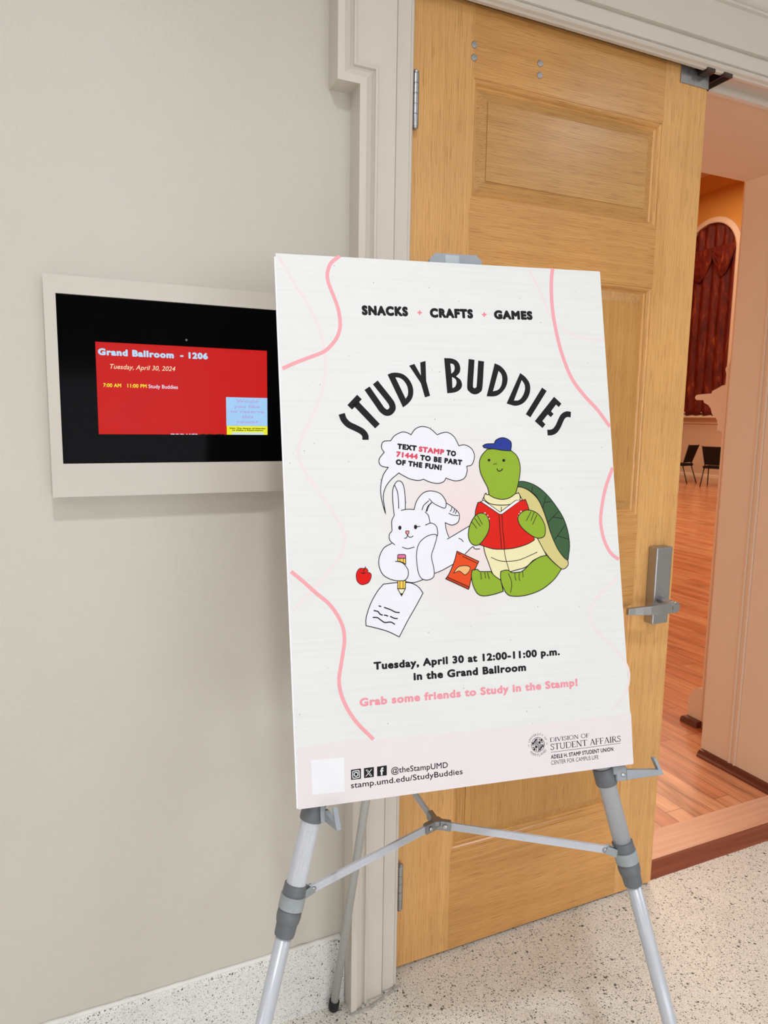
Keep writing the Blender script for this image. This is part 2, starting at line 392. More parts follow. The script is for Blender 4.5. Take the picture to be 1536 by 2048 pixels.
ART = [
('L','ribbon_print#0','pale_pink',1,5.4,[[(5.3,4.7),(26.3,44.9),(46.7,78.4),(63.1,112.1),(71.9,140.1),(76.2,170.3),(75.2,200.5),(67.6,236.6),(52.1,272.5),(30.8,312.0),(24.0,333.3)]],0,1),
('L','ribbon_print#1','pale_pink',1,5.4,[[(23.8,333.4),(27.1,354.4),(43.3,384.8),(73.2,431.6),(94.2,473.5),(90.1,506.7),(68.5,534.7),(37.9,565.9),(3.7,598.0)]],0,1),
('L','ribbon_print#2','pale_pink',1,5,[[(462.3,3.1),(478.7,36.1),(498.0,81.9),(505.7,97.9),(512.7,105.9),(538.2,121.4),(570.8,129.9),(609.5,131.9)]],0,1),
('L','ribbon_print#3','pale_pink',1,5,[[(604.8,576.4),(574.3,597.5),(550.1,620.5),(540.1,646.0),(553.3,673.2),(583.8,701.7),(605.3,729.8),(612.5,756.7),(600.6,790.8),(568.9,816.3)]],0,1),
('L','ribbon_print#4','pink',2,6.3,[[(109.7,-1.3),(93.8,12.0),(86.9,29.7),(87.8,46.1),(95.3,68.2),(102.4,90.4),(104.9,110.7),(103.7,127.0),(96.9,143.5),(83.0,160.0),(70.6,168.4),(52.4,175.8),(28.3,185.3),(3.4,196.6)]],0,1),
('L','ribbon_print#5','pink',2,6.3,[[(3.9,533.7),(22.1,550.2),(43.5,571.2),(65.9,592.3),(83.0,621.5),(87.6,649.8),(80.9,687.0),(75.3,717.5),(80.5,748.1),(99.0,784.1),(128.7,818.2)]],0,1),
('L','ribbon_print#6','pink',2,7,[[(511.3,-0.8),(507.0,25.4),(505.3,67.6),(509.6,114.1),(519.0,160.4),(534.8,204.2),(557.9,236.5),(584.0,264.2),(607.9,296.4)]],0,1),
('L','ribbon_print#7','pink',2,6.6,[[(608.0,373.5),(589.5,413.5),(578.2,454.5),(575.6,479.5),(581.0,509.4),(592.1,531.5),(607.8,544.4)]],0,1),
('L','title_lettering','ink',2,11,[[(100.4,272.7),(103.6,282.5),(111.3,291.0),(123.2,297.0),(134.1,303.1),(139.3,309.8),(139.5,317.4)]],0,1),
('L','title_lettering','ink',2,11,[[(132.5,243.6),(114.7,261.6)]],0,0),
('L','title_lettering','ink',2,11.6,[[(123.7,252.7),(161.6,294.0)]],0,0),
('L','title_lettering','ink',2,11.2,[[(146.5,228.3),(165.1,256.6),(170.9,265.3),(177.9,270.4),(184.7,269.4),(189.8,263.2),(189.1,256.1),(184.3,247.9),(161.5,218.1)]],0,1),
('F','title_lettering','ink',2,[[[(184.0,204.1),(191.9,201.1),(201.4,200.6),(211.8,203.1),(221.0,210.6),(227.2,221.9),(228.9,233.2),(226.2,244.6),(218.6,254.3),(208.8,261.4)],[(208.8,261.4),(184.0,204.1)]],[[(197.8,208.8),(205.2,209.6),(212.3,214.4),(217.8,223.0),(219.4,232.3),(218.1,240.5),(214.2,245.9)],[(214.2,245.9),(197.8,208.8)]]],1),
('F','title_lettering','ink',2,[[[(223.7,187.8),(233.4,184.5),(244.3,205.1),(244.1,181.8),(254.1,178.9),(253.4,214.3),(259.1,240.7),(249.5,243.6),(243.3,218.6)]]],0),
('F','title_lettering','ink',2,[[[(288.8,173.0),(303.1,173.6),(313.3,178.3),(318.0,188.2),(316.3,198.3),(309.4,205.5)],[(309.4,205.5),(317.1,211.6),(319.6,220.4),(316.2,228.3),(306.5,233.9),(291.0,236.0)],[(291.0,236.0),(288.8,173.0)]],[[(299.8,182.5),(305.5,184.0),(307.5,189.5),(305.7,196.2),(300.8,200.7)],[(300.8,200.7),(299.8,182.5)]],[[(301.6,206.7),(307.9,210.6),(309.4,217.2),(306.4,223.9),(301.2,226.6)],[(301.2,226.6),(301.6,206.7)]]],1),
('L','title_lettering','ink',2,11.2,[[(340.4,174.4),(334.8,220.3),(336.0,228.1),(342.3,232.0),(349.6,229.1),(352.9,221.2),(358.4,176.9)]],0,1),
('F','title_lettering','ink',2,[[[(384.3,180.7),(395.5,185.7),(404.5,195.8),(407.6,208.2),(404.0,221.8),(394.9,233.2),(382.5,240.4),(364.9,241.0)],[(364.9,241.0),(384.3,180.7)]],[[(390.9,194.4),(395.8,200.4),(397.1,209.4),(394.5,220.8),(388.0,228.7),(377.8,231.7)],[(377.8,231.7),(390.9,194.4)]]],1),
('F','title_lettering','ink',2,[[[(433.0,197.6),(442.7,205.0),(449.8,215.6),(450.7,228.1),(445.7,241.8),(434.7,253.2),(419.8,257.8),(402.7,253.8)],[(402.7,253.8),(433.0,197.6)]],[[(435.0,210.5),(440.1,219.1),(439.9,229.4),(434.3,240.8),(426.5,247.6),(417.3,248.3)],[(417.3,248.3),(435.0,210.5)]]],1),
('F','title_lettering','ink',2,[[[(474.6,224.0),(483.4,230.1),(447.6,279.0),(438.9,273.2)]]],0),
('F','title_lettering','ink',2,[[[(497.5,240.8),(511.4,253.6),(505.7,260.0),(500.3,255.2),(489.5,267.9),(494.3,272.7),(488.2,278.6),(482.4,273.6),(470.9,285.9),(476.7,291.8),(470.3,298.6),(455.9,285.9)]]],0),
('L','title_lettering','ink',2,10.6,[[(529.0,274.0),(521.0,273.1),(513.2,277.0),(507.7,285.0),(502.0,295.3),(495.2,303.3),(487.5,306.7),(479.6,306.9)]],0,1),
('X', 'topic_lettering#21', 'ink', 2, 'SNACKS', (143.9, 100.9), (226.8, 100.3), 17.3, 0.08, 0, 0),
('X', 'topic_lettering#22', 'ink', 2, 'CRAFTS', (266.9, 101.0), (348.2, 99.9), 17.2, 0.08, 0, 0),
('X', 'topic_lettering#23', 'ink', 2, 'GAMES', (388.5, 99.6), (464.5, 98.6), 16.6, 0.08, 0, 0),
('F','star_print#24','rose',2,[[[(253.5,92.4),(249.7,94.2),(247.8,97.9),(246.2,94.3),(242.7,92.8),(246.4,91.0),(248.3,87.3),(249.9,90.9)]]],0),
('F','star_print#25','rose',2,[[[(375.1,91.7),(371.4,93.6),(369.2,97.1),(367.5,93.8),(364.1,92.1),(367.8,90.1),(369.9,86.6),(371.6,90.0)]]],0),
('F','speech_bubble_print','lavender_white',2,[[[(183.7,319.4),(191.1,310.7),(204.5,304.5),(214.5,306.0),(220.4,309.3)],[(220.4,309.3),(229.0,299.2),(241.5,294.9),(255.6,298.5),(268.4,309.6)],[(268.4,309.6),(277.9,306.3),(288.3,305.8),(299.3,313.4),(307.2,329.4)],[(307.2,329.4),(318.4,328.0),(330.6,334.7),(335.4,347.8),(330.0,362.7),(319.9,365.9)],[(319.9,365.9),(319.8,375.4),(313.8,387.2),(300.0,391.3),(289.7,389.6),(280.2,385.9)],[(280.2,385.9),(275.1,392.3),(264.6,395.0),(250.4,392.3),(239.1,387.1)],[(239.1,387.1),(230.2,388.9),(216.2,386.6),(204.5,380.9),(195.3,375.3)],[(195.3,375.3),(180.2,387.2),(169.5,401.4),(165.7,418.6),(168.6,446.5)],[(168.6,446.5),(163.4,424.3),(161.6,403.1),(166.7,380.1),(176.9,365.3)],[(176.9,365.3),(167.5,363.7),(161.8,358.8),(162.2,350.1),(171.1,339.2)],[(171.1,339.2),(167.1,331.8),(168.5,323.1),(173.7,319.9),(183.7,319.4)]]],1),
('L','speech_bubble_print','ink',2.5,1.5,[[(183.7,319.4),(191.1,310.7),(204.5,304.5),(214.5,306.0),(220.4,309.3)],[(220.4,309.3),(229.0,299.2),(241.5,294.9),(255.6,298.5),(268.4,309.6)],[(268.4,309.6),(277.9,306.3),(288.3,305.8),(299.3,313.4),(307.2,329.4)],[(307.2,329.4),(318.4,328.0),(330.6,334.7),(335.4,347.8),(330.0,362.7),(319.9,365.9)],[(319.9,365.9),(319.8,375.4),(313.8,387.2),(300.0,391.3),(289.7,389.6),(280.2,385.9)],[(280.2,385.9),(275.1,392.3),(264.6,395.0),(250.4,392.3),(239.1,387.1)],[(239.1,387.1),(230.2,388.9),(216.2,386.6),(204.5,380.9),(195.3,375.3)],[(195.3,375.3),(180.2,387.2),(169.5,401.4),(165.7,418.6),(168.6,446.5)],[(168.6,446.5),(163.4,424.3),(161.6,403.1),(166.7,380.1),(176.9,365.3)],[(176.9,365.3),(167.5,363.7),(161.8,358.8),(162.2,350.1),(171.1,339.2)],[(171.1,339.2),(167.1,331.8),(168.5,323.1),(173.7,319.9),(183.7,319.4)]],1,1),
('X', 'speech_bubble_print', 'ink', 4, 'TEXT', (194.3, 333.7), (228.9, 338.0), 9.7, 0.075, 0, 0),
('X', 'speech_bubble_print', 'rose2', 4, 'STAMP', (232.4, 338.9), (278.8, 345.4), 9.8, 0.075, 0, 0),
('X', 'speech_bubble_print', 'ink', 4, 'TO', (282.5, 345.8), (300.4, 348.7), 9.9, 0.075, 0, 0),
('X', 'speech_bubble_print', 'rose2', 4, '71444', (191.8, 347.3), (230.2, 352.5), 9.7, 0.075, 0, 0),
('X', 'speech_bubble_print', 'ink', 4, 'TO BE PART', (234.2, 353.8), (311.0, 364.3), 9.8, 0.075, 0, 0),
('X', 'speech_bubble_print', 'ink', 4, 'OF THE FUN!', (190.1, 360.7), (272.7, 372.5), 9.7, 0.075, 0, 0),
('F','rabbit_print','lavender_white',3,[[[(183.4,447.9),(181.9,419.0),(182.5,407.5),(186.7,395.1),(194.0,389.4),(201.6,397.4),(204.0,419.7),(203.4,438.0)],[(203.4,438.0),(211.5,438.1),(219.4,439.1)],[(219.4,439.1),(226.5,421.3),(237.2,410.9),(251.6,407.8),(267.7,412.7),(278.1,429.7)],[(278.1,429.7),(298.9,446.1),(300.9,454.0),(297.8,463.7),(288.3,468.3),(274.3,463.8)],[(274.3,463.8),(275.4,476.6),(279.4,489.4)],[(279.4,489.4),(320.4,470.1)],[(320.4,470.1),(330.2,482.7),(334.7,512.1)],[(334.7,512.1),(321.9,507.9)],[(321.9,507.9),(307.0,520.0),(285.3,536.4),(249.3,550.4)],[(249.3,550.4),(246.3,557.6),(237.0,560.9),(228.6,559.4),(210.7,563.8),(194.9,561.0),(183.2,559.1),(169.6,555.1),(158.2,546.9),(152.5,532.4),(153.8,517.3),(162.4,502.5),(177.6,495.2)],[(177.6,495.2),(172.6,487.7),(173.5,479.2),(177.7,473.6)],[(177.7,473.6),(178.5,457.4),(183.4,447.9)]]],1),
('L','rabbit_print','ink',5,1.4,[[(183.4,447.9),(182.1,426.7),(182.5,407.5),(185.6,397.0),(192.0,389.4),(199.9,391.5),(203.6,404.2),(204.2,423.6),(203.4,438.0)]],0,1),
('L','rabbit_print','ink',5,1.4,[[(186.7,396.4),(191.0,407.7),(192.2,423.2),(191.9,436.7)]],0,1),
('L','rabbit_print','ink',5,1.4,[[(219.0,439.1),(225.3,423.2),(237.2,410.9),(251.6,407.8),(267.7,412.7),(276.4,423.7),(277.6,431.6),(274.9,438.4),(264.4,434.7),(254.5,429.0),(246.8,420.9)]],0,1),
('L','rabbit_print','ink',5,1.4,[[(233.1,440.5),(237.0,432.3),(246.6,424.4)]],0,1),
('L','rabbit_print','ink',5,1.4,[[(240.4,443.7),(244.0,434.5),(251.5,427.9)]],0,1),
('L','rabbit_print','ink',5,1.4,[[(241.9,443.2),(246.1,433.6),(251.9,427.9)]],0,1),
('L','rabbit_print','ink',5,1.4,[[(195.8,439.7),(207.4,438.2),(219.8,439.1)]],0,1),
('L','rabbit_print','ink',5,1.4,[[(183.4,447.9),(178.5,457.4),(178.1,474.6)]],0,1),
('L','rabbit_print','ink',5,1.4,[[(177.7,474.6),(173.0,480.1),(173.0,488.7),(176.7,493.7),(182.0,498.1)]],0,1),
('L','rabbit_print','ink',5,1.4,[[(238.4,443.6),(244.2,450.1),(246.5,462.8)]],0,1),
('L','rabbit_print','ink',5,1.4,[[(237.7,466.7),(248.5,463.4),(257.4,469.0),(259.4,479.8),(258.4,486.6)]],0,1),
('L','rabbit_print','ink',5,1.4,[[(194.5,502.5),(203.9,505.6),(216.4,503.5)]],0,1),
('L','rabbit_print','ink',5,1.4,[[(278.1,429.7),(289.0,436.9),(298.9,446.1),(300.9,454.0),(297.8,463.7),(288.3,468.3),(281.1,467.0),(274.3,463.8)],[(274.3,463.8),(275.4,476.6),(279.4,489.4)]],0,1),
('L','rabbit_print','ink',5,1.4,[[(275.9,492.6),(288.2,486.5),(320.4,470.1)]],0,1),
('L','rabbit_print','ink',5,1.4,[[(288.0,436.9),(286.7,441.7),(284.0,444.6)]],0,1),
('L','rabbit_print','ink',5,1.4,[[(291.9,440.5),(291.7,444.3),(289.5,446.7)]],0,1),
('L','rabbit_print','ink',5,1.4,[[(295.5,443.0),(295.1,446.3),(292.9,448.8)]],0,1),
('L','rabbit_print','ink',5,1.4,[[(281.2,447.4),(289.2,451.2),(299.5,452.4)]],0,1),
('L','rabbit_print','ink',5,1.4,[[(297.2,491.7),(302.3,494.3),(305.6,498.4)]],0,1),
('L','rabbit_print','ink',5,1.4,[[(249.3,550.4),(264.3,545.6),(284.3,536.4)]],0,1),
('L','rabbit_print','ink',5,1.4,[[(307.0,520.0),(321.9,507.9),(326.3,511.7),(335.9,512.1)]],0,1),
('L','rabbit_print','ink',5,1.4,[[(176.6,495.2),(162.4,502.5),(153.8,517.3),(152.5,532.4),(158.2,546.9),(169.6,555.1),(183.2,559.1),(195.0,559.4),(201.3,554.1),(203.2,544.6),(200.2,536.8),(192.7,528.8),(180.9,525.7)]],0,1),
('L','rabbit_print','ink',5,1.4,[[(197.9,561.5),(210.7,563.8),(222.9,561.4),(228.6,559.4)]],0,1),
('L','rabbit_print','ink',5,1.4,[[(257.5,485.6),(247.4,483.6),(234.9,488.5),(224.3,498.6),(219.4,514.8),(219.3,534.0),(221.5,549.5),(227.1,558.4),(237.0,560.9),(246.3,557.6),(249.4,550.0),(248.4,537.4),(246.0,519.9),(252.4,502.8),(257.5,485.6)]],0,1),
('F','rabbit_print','ink',5,[[[(195.0,469.5),(194.0,472.0),(192.0,473.0),(190.1,471.9),(189.4,469.3),(190.4,466.8),(192.4,465.8),(194.3,466.9)]]],1),
('F','rabbit_print','ink',5,[[[(222.9,469.2),(221.9,471.9),(219.8,473.0),(217.9,471.8),(217.2,469.0),(218.2,466.3),(220.3,465.3),(222.2,466.5)]]],1),
('L','rabbit_print','ink',5,1.4,[[(221.9,469.0),(228.6,468.3)]],0,1),
('F','rabbit_print','rose',5,[[[(202.5,475.6),(205.5,475.3),(208.0,475.8),(207.5,479.2),(205.1,481.8),(202.4,479.4)]]],1),
('L','rabbit_print','ink',5.5,1.2,[[(202.5,475.6),(205.5,475.3),(208.0,475.8),(207.5,479.2),(205.1,481.8),(202.4,479.4)]],1,1),
('L','rabbit_print','ink',5,1.4,[[(198.8,487.5),(202.8,487.1),(205.1,482.4)],[(205.1,482.4),(207.9,485.8),(211.9,486.2),(215.0,483.8)]],0,1),
('F','paper_print','lavender_white',2,[[[(158.4,563.4),(183.0,562.2),(206.7,564.3),(220.3,572.4),(227.3,582.7)],[(227.3,582.7),(214.6,602.6),(197.4,628.0),(181.6,653.6)],[(181.6,653.6),(163.1,643.4),(144.0,636.3),(125.0,630.6)],[(125.0,630.6),(126.0,617.3),(134.4,595.4),(147.0,575.5),(158.4,563.4)]]],1),
('L','paper_print','ink',2.5,1.5,[[(158.4,563.4),(183.0,562.2),(206.7,564.3),(220.3,572.4),(227.3,582.7)],[(227.3,582.7),(214.6,602.6),(197.4,628.0),(181.6,653.6)],[(181.6,653.6),(163.1,643.4),(144.0,636.3),(125.0,630.6)],[(125.0,630.6),(126.0,617.3),(134.4,595.4),(147.0,575.5),(158.4,563.4)]],1,1),
('L','paper_print','ink',5,2,[[(148.2,599.1),(152.8,600.7)]],0,1),
('L','paper_print','ink',5,2,[[(157.4,602.2),(168.9,607.1),(176.5,611.4),(184.3,612.9)]],0,1),
('L','paper_print','ink',5,2,[[(139.3,606.4),(146.4,608.4),(150.0,613.0),(154.8,615.2)]],0,1),
('L','paper_print','ink',5,2,[[(156.7,615.3),(160.6,615.9),(163.8,617.7)]],0,1),
('L','paper_print','ink',5,2,[[(167.3,617.9),(174.0,621.6),(180.4,622.6)]],0,1),
('L','paper_print','ink',5,2,[[(137.2,617.7),(144.9,618.6),(150.5,622.8),(157.5,627.6),(167.8,627.7),(175.0,632.0)]],0,1),
('F','pencil_print','pencil_pink',6,[[[(185.8,516.4),(187.5,514.8)],[(187.5,514.8),(198.4,515.3)],[(198.4,515.3),(199.9,517.1)],[(199.9,517.1),(199.6,521.9)],[(199.6,521.9),(185.5,521.2)],[(185.5,521.2),(185.8,516.4)]]],1),
('L','pencil_print','ink',6.5,1.3,[[(185.8,516.4),(187.5,514.8)],[(187.5,514.8),(198.4,515.3)],[(198.4,515.3),(199.9,517.1)],[(199.9,517.1),(199.6,521.9)],[(199.6,521.9),(185.5,521.2)],[(185.5,521.2),(185.8,516.4)]],1,1),
('L','pencil_print','ink',7,1,[[(189.5,521.8),(189.2,526.3)]],0,1),
('L','pencil_print','ink',7,1,[[(195.4,522.1),(195.1,528.5)]],0,1),
('F','pencil_print','pencil_yellow',6,[[[(185.5,521.2),(199.6,521.9)],[(199.6,521.9),(199.1,532.0)],[(199.1,532.0),(192.7,528.0),(185.3,526.1)],[(185.3,526.1),(185.5,521.2)]]],1),
('L','pencil_print','ink',6.5,1.3,[[(185.5,521.2),(199.6,521.9)],[(199.6,521.9),(199.1,532.0)],[(199.1,532.0),(192.7,528.0),(185.3,526.1)],[(185.3,526.1),(185.5,521.2)]],1,1),
('F','pencil_print#tip','pencil_yellow',6,[[[(183.6,559.2),(197.6,559.6)],[(197.6,559.6),(196.3,573.4)],[(196.3,573.4),(182.9,572.6)],[(182.9,572.6),(183.6,559.2)]]],1),
('L','pencil_print#tip','ink',6.5,1.3,[[(183.6,559.2),(197.6,559.6)],[(197.6,559.6),(196.3,573.4)],[(196.3,573.4),(182.9,572.6)],[(182.9,572.6),(183.6,559.2)]],1,1),
('L','pencil_print#tip','ink',7,1,[[(187.5,559.8),(186.8,572.3)]],0,1),
('L','pencil_print#tip','ink',7,1,[[(193.0,560.1),(192.4,572.6)]],0,1),
('F','pencil_print#tip','cream',6,[[[(182.9,572.6),(196.3,573.4)],[(196.3,573.4),(189.1,585.1)],[(189.1,585.1),(182.9,572.6)]]],1),
('L','pencil_print#tip','ink',6.5,1.3,[[(182.9,572.6),(196.3,573.4)],[(196.3,573.4),(189.1,585.1)],[(189.1,585.1),(182.9,572.6)]],1,1),
('F','pencil_print#tip','ink',7,[[[(186.4,580.4),(192.3,580.8),(189.1,585.1)]]],0),
('F','apple_print','apple_red',4,[[[(125.8,535.2),(119.0,534.8),(113.5,540.7),(112.2,549.1),(114.1,556.7),(119.7,561.7),(125.4,562.0),(132.3,559.6),(136.9,553.3),(138.2,546.4),(135.5,542.3)],[(135.5,542.3),(132.2,542.7)],[(132.2,542.7),(132.9,538.9),(130.0,535.0),(125.8,535.2)]]],1),
('L','apple_print','ink',4.5,1,[[(125.8,535.2),(119.0,534.8),(113.5,540.7),(112.2,549.1),(114.1,556.7),(119.7,561.7),(125.4,562.0),(132.3,559.6),(136.9,553.3),(138.2,546.4),(135.5,542.3)],[(135.5,542.3),(132.2,542.7)],[(132.2,542.7),(132.9,538.9),(130.0,535.0),(125.8,535.2)]],1,1),
('L','apple_print','ink',5,1.2,[[(129.2,532.1),(125.6,538.5),(124.8,543.8)]],0,1),
('L','apple_print','ink',5,1.2,[[(120.1,541.1),(123.4,543.5),(128.9,542.5)]],0,1),
('F','snack_bag_print','bag_orange',4,[[[(292.8,514.0),(332.3,534.0)],[(332.3,534.0),(324.2,547.3),(317.1,560.6),(311.9,577.8),(310.0,581.2)],[(310.0,581.2),(269.5,560.8)],[(269.5,560.8),(276.2,552.5),(284.2,537.4),(289.0,525.9),(292.8,514.0)]]],1),
('L','snack_bag_print','ink',4.5,1.5,[[(292.8,514.0),(332.3,534.0)],[(332.3,534.0),(324.2,547.3),(317.1,560.6),(311.9,577.8),(310.0,581.2)],[(310.0,581.2),(269.5,560.8)],[(269.5,560.8),(276.2,552.5),(284.2,537.4),(289.0,525.9),(292.8,514.0)]],1,1),
('F','snack_bag_print','bag_dark',4.2,[[[(272.2,557.7),(312.3,577.5),(310.0,581.2),(269.5,560.8)]]],0),
('L','snack_bag_print','ink',5,1.3,[[(293.7,517.4),(299.1,520.6)]],0,1),
('L','snack_bag_print','ink',5,1.3,[[(302.2,523.1),(329.4,537.2)]],0,1),
('L','snack_bag_print','ink',5,1.3,[[(272.2,557.7),(312.3,577.5)]],0,1),
('F','snack_bag_print','crisp_tan',5,[[[(285.6,550.1),(293.3,541.7),(305.8,539.9),(315.0,542.9),(313.6,549.6),(305.9,555.7),(300.9,552.8),(294.9,548.6),(285.5,551.4)]]],1),
('L','snack_bag_print','ink',5.5,1.2,[[(285.6,550.1),(293.3,541.7),(305.8,539.9),(315.0,542.9),(313.6,549.6),(305.9,555.7),(300.9,552.8),(294.9,548.6),(285.5,551.4)]],1,1),
('F','turtle_print','shell_green',3,[[[(418.1,395.7),(432.5,396.5),(451.4,404.4),(469.9,419.4),(488.0,442.5),(501.2,465.4),(508.1,490.4),(509.5,513.0),(506.5,530.8),(503.3,540.7),(493.9,534.6),(482.8,516.2),(474.6,493.5),(468.8,471.0),(460.8,445.0),(450.1,423.4),(436.3,411.8),(422.2,405.9),(413.8,405.2),(418.1,395.7)]]],1),
('L','turtle_print','ink',3.5,1.5,[[(418.1,395.7),(432.5,396.5),(451.4,404.4),(469.9,419.4),(488.0,442.5),(501.2,465.4),(508.1,490.4),(509.5,513.0),(506.5,530.8),(503.3,540.7),(493.9,534.6),(482.8,516.2),(474.6,493.5),(468.8,471.0),(460.8,445.0),(450.1,423.4),(436.3,411.8),(422.2,405.9),(413.8,405.2),(418.1,395.7)]],1,1),
('L','turtle_print','ink',4,1.2,[[(443.6,404.2),(440.4,416.4)]],0,1),
('L','turtle_print','ink',4,1.2,[[(468.4,422.8),(460.8,445.0)]],0,1),
('L','turtle_print','ink',4,1.2,[[(465.2,434.6),(478.1,432.7)]],0,1),
('L','turtle_print','ink',4,1.2,[[(491.6,451.1),(468.8,471.0)]],0,1),
('L','turtle_print','ink',4,1.2,[[(480.5,461.3),(499.5,464.9)]],0,1),
('L','turtle_print','ink',4,1.2,[[(502.9,476.7),(480.1,502.7)]],0,1),
('L','turtle_print','ink',4,1.2,[[(486.0,495.1),(508.5,502.8)]],0,1),
('F','turtle_print','shell_tan',4,[[[(412.6,405.6),(424.6,406.6),(438.6,414.1),(452.2,427.9),(460.7,446.1),(467.7,468.7),(474.6,493.5),(485.1,518.6),(496.3,534.8),(504.0,541.8),(502.6,550.7),(492.4,555.8),(480.7,547.3),(467.0,533.3),(455.9,517.2),(447.4,499.1),(437.0,474.2),(429.3,445.0),(418.4,426.9),(407.0,417.7)]]],1),
('L','turtle_print','ink',4.5,1.5,[[(412.6,405.6),(424.6,406.6),(438.6,414.1),(452.2,427.9),(460.7,446.1),(467.7,468.7),(474.6,493.5),(485.1,518.6),(496.3,534.8),(504.0,541.8),(502.6,550.7),(492.4,555.8),(480.7,547.3),(467.0,533.3),(455.9,517.2),(447.4,499.1),(437.0,474.2),(429.3,445.0),(418.4,426.9),(407.0,417.7)]],1,1),
('F','turtle_print','belly_cream',5,[[[(346.3,424.8),(350.2,418.3)],[(350.2,418.3),(382.7,425.9),(416.6,418.0)],[(416.6,418.0),(427.2,440.5),(441.1,485.5),(462.3,529.7)],[(462.3,529.7),(437.7,536.3),(420.0,548.6),(388.6,555.7),(369.0,567.7),(357.9,558.4),(349.9,536.2),(343.3,512.0),(343.5,470.6),(346.3,424.8)]]],1),
('L','turtle_print','ink',5.5,1.5,[[(346.3,424.8),(350.2,418.3)],[(350.2,418.3),(382.7,425.9),(416.6,418.0)],[(416.6,418.0),(427.2,440.5),(441.1,485.5),(462.3,529.7)],[(462.3,529.7),(437.7,536.3),(420.0,548.6),(388.6,555.7),(369.0,567.7),(357.9,558.4),(349.9,536.2),(343.3,512.0),(343.5,470.6),(346.3,424.8)]],1,1),
('L','turtle_print','ink',6,1.3,[[(381.3,514.9),(383.1,531.4),(389.1,555.3)]],0,1),
('L','turtle_print','ink',6,1.3,[[(355.6,527.8),(371.1,534.7),(389.8,536.5),(411.4,534.5),(444.6,522.9)]],0,1),
('F','turtle_print','belly_cream',7,[[[(358.5,417.5),(353.2,414.5),(349.7,418.3),(349.3,424.9),(358.7,432.9),(377.3,436.3),(398.7,435.6),(415.9,429.1),(417.6,421.3),(414.4,414.6),(409.5,416.7)]]],1),
('L','turtle_print','ink',7.5,1.5,[[(358.5,417.5),(353.2,414.5),(349.7,418.3),(349.3,424.9),(358.7,432.9),(377.3,436.3),(398.7,435.6),(415.9,429.1),(417.6,421.3),(414.4,414.6),(409.5,416.7)]],1,1),
('L','turtle_print','ink',7.6,1.2,[[(380.7,439.1),(380.0,449.0)]],0,1),
('F','turtle_print','turtle_green',8,[[[(359.9,336.5),(348.7,347.8),(343.9,359.9),(344.6,376.4),(349.6,389.8),(356.9,405.3),(358.5,417.5)],[(358.5,417.5),(368.7,423.3),(382.7,426.3),(397.1,424.1),(409.5,416.7)],[(409.5,416.7),(415.4,400.1),(420.1,382.4),(421.3,364.5),(416.3,348.8),(405.0,338.6)],[(405.0,338.6),(381.3,335.0),(359.9,336.5)]]],1),
('L','turtle_print','ink',8.5,1.5,[[(359.9,336.5),(348.7,347.8),(343.9,359.9),(344.6,376.4),(349.6,389.8),(356.9,405.3),(358.5,417.5)],[(358.5,417.5),(368.7,423.3),(382.7,426.3),(397.1,424.1),(409.5,416.7)],[(409.5,416.7),(415.4,400.1),(420.1,382.4),(421.3,364.5),(416.3,348.8),(405.0,338.6)],[(405.0,338.6),(381.3,335.0),(359.9,336.5)]],1,1),
('F','turtle_print','cap_blue',9,[[[(352.1,330.2),(358.6,326.9),(374.7,326.4)],[(374.7,326.4),(377.5,320.4),(387.3,316.1),(396.8,316.8),(406.0,322.9),(406.9,330.8),(404.9,339.7)],[(404.9,339.7),(388.2,338.4),(374.1,336.0),(360.1,334.3),(354.2,333.3)]]],1),
('L','turtle_print','ink',9.5,1.5,[[(352.1,330.2),(358.6,326.9),(374.7,326.4)],[(374.7,326.4),(377.5,320.4),(387.3,316.1),(396.8,316.8),(406.0,322.9),(406.9,330.8),(404.9,339.7)],[(404.9,339.7),(388.2,338.4),(374.1,336.0),(360.1,334.3),(354.2,333.3)]],1,1),
('F','turtle_print','ink',9,[[[(364.9,355.8),(364.0,357.5),(362.1,358.2),(360.3,357.5),(359.7,355.7),(360.5,354.0),(362.4,353.4),(364.2,354.1)]]],1),
('F','turtle_print','ink',9,[[[(393.3,356.7),(392.3,358.6),(390.2,359.3),(388.3,358.5),(387.6,356.6),(388.5,354.8),(390.6,354.0),(392.6,354.8)]]],1),
('F','turtle_print','ink',9,[[[(372.4,363.0),(372.1,364.0),(371.4,364.4),(370.8,363.9),(370.6,363.0),(370.9,362.1),(371.6,361.7),(372.2,362.1)]]],1),
('F','turtle_print','ink',9,[[[(376.0,362.7),(375.7,363.6),(375.0,364.0),(374.4,363.6),(374.1,362.6),(374.5,361.7),(375.2,361.3),(375.8,361.7)]]],1),
('L','turtle_print','ink',9,1.8,[[(376.2,371.1),(378.3,374.9),(382.3,375.6),(386.0,373.3),(386.6,371.1)]],0,1),
('F','turtle_print','book_red',8,[[[(336.6,430.7),(347.2,429.2)],[(347.2,429.2),(376.3,452.6)],[(376.3,452.6),(415.8,430.2)],[(415.8,430.2),(428.0,427.9)],[(428.0,427.9),(433.9,447.4),(437.0,474.2),(440.5,501.0)],[(440.5,501.0),(425.1,508.1),(400.8,513.6),(379.4,514.8)],[(379.4,514.8),(358.4,512.7),(331.1,502.8)],[(331.1,502.8),(328.9,481.0),(330.9,448.4),(336.6,430.7)]]],1),
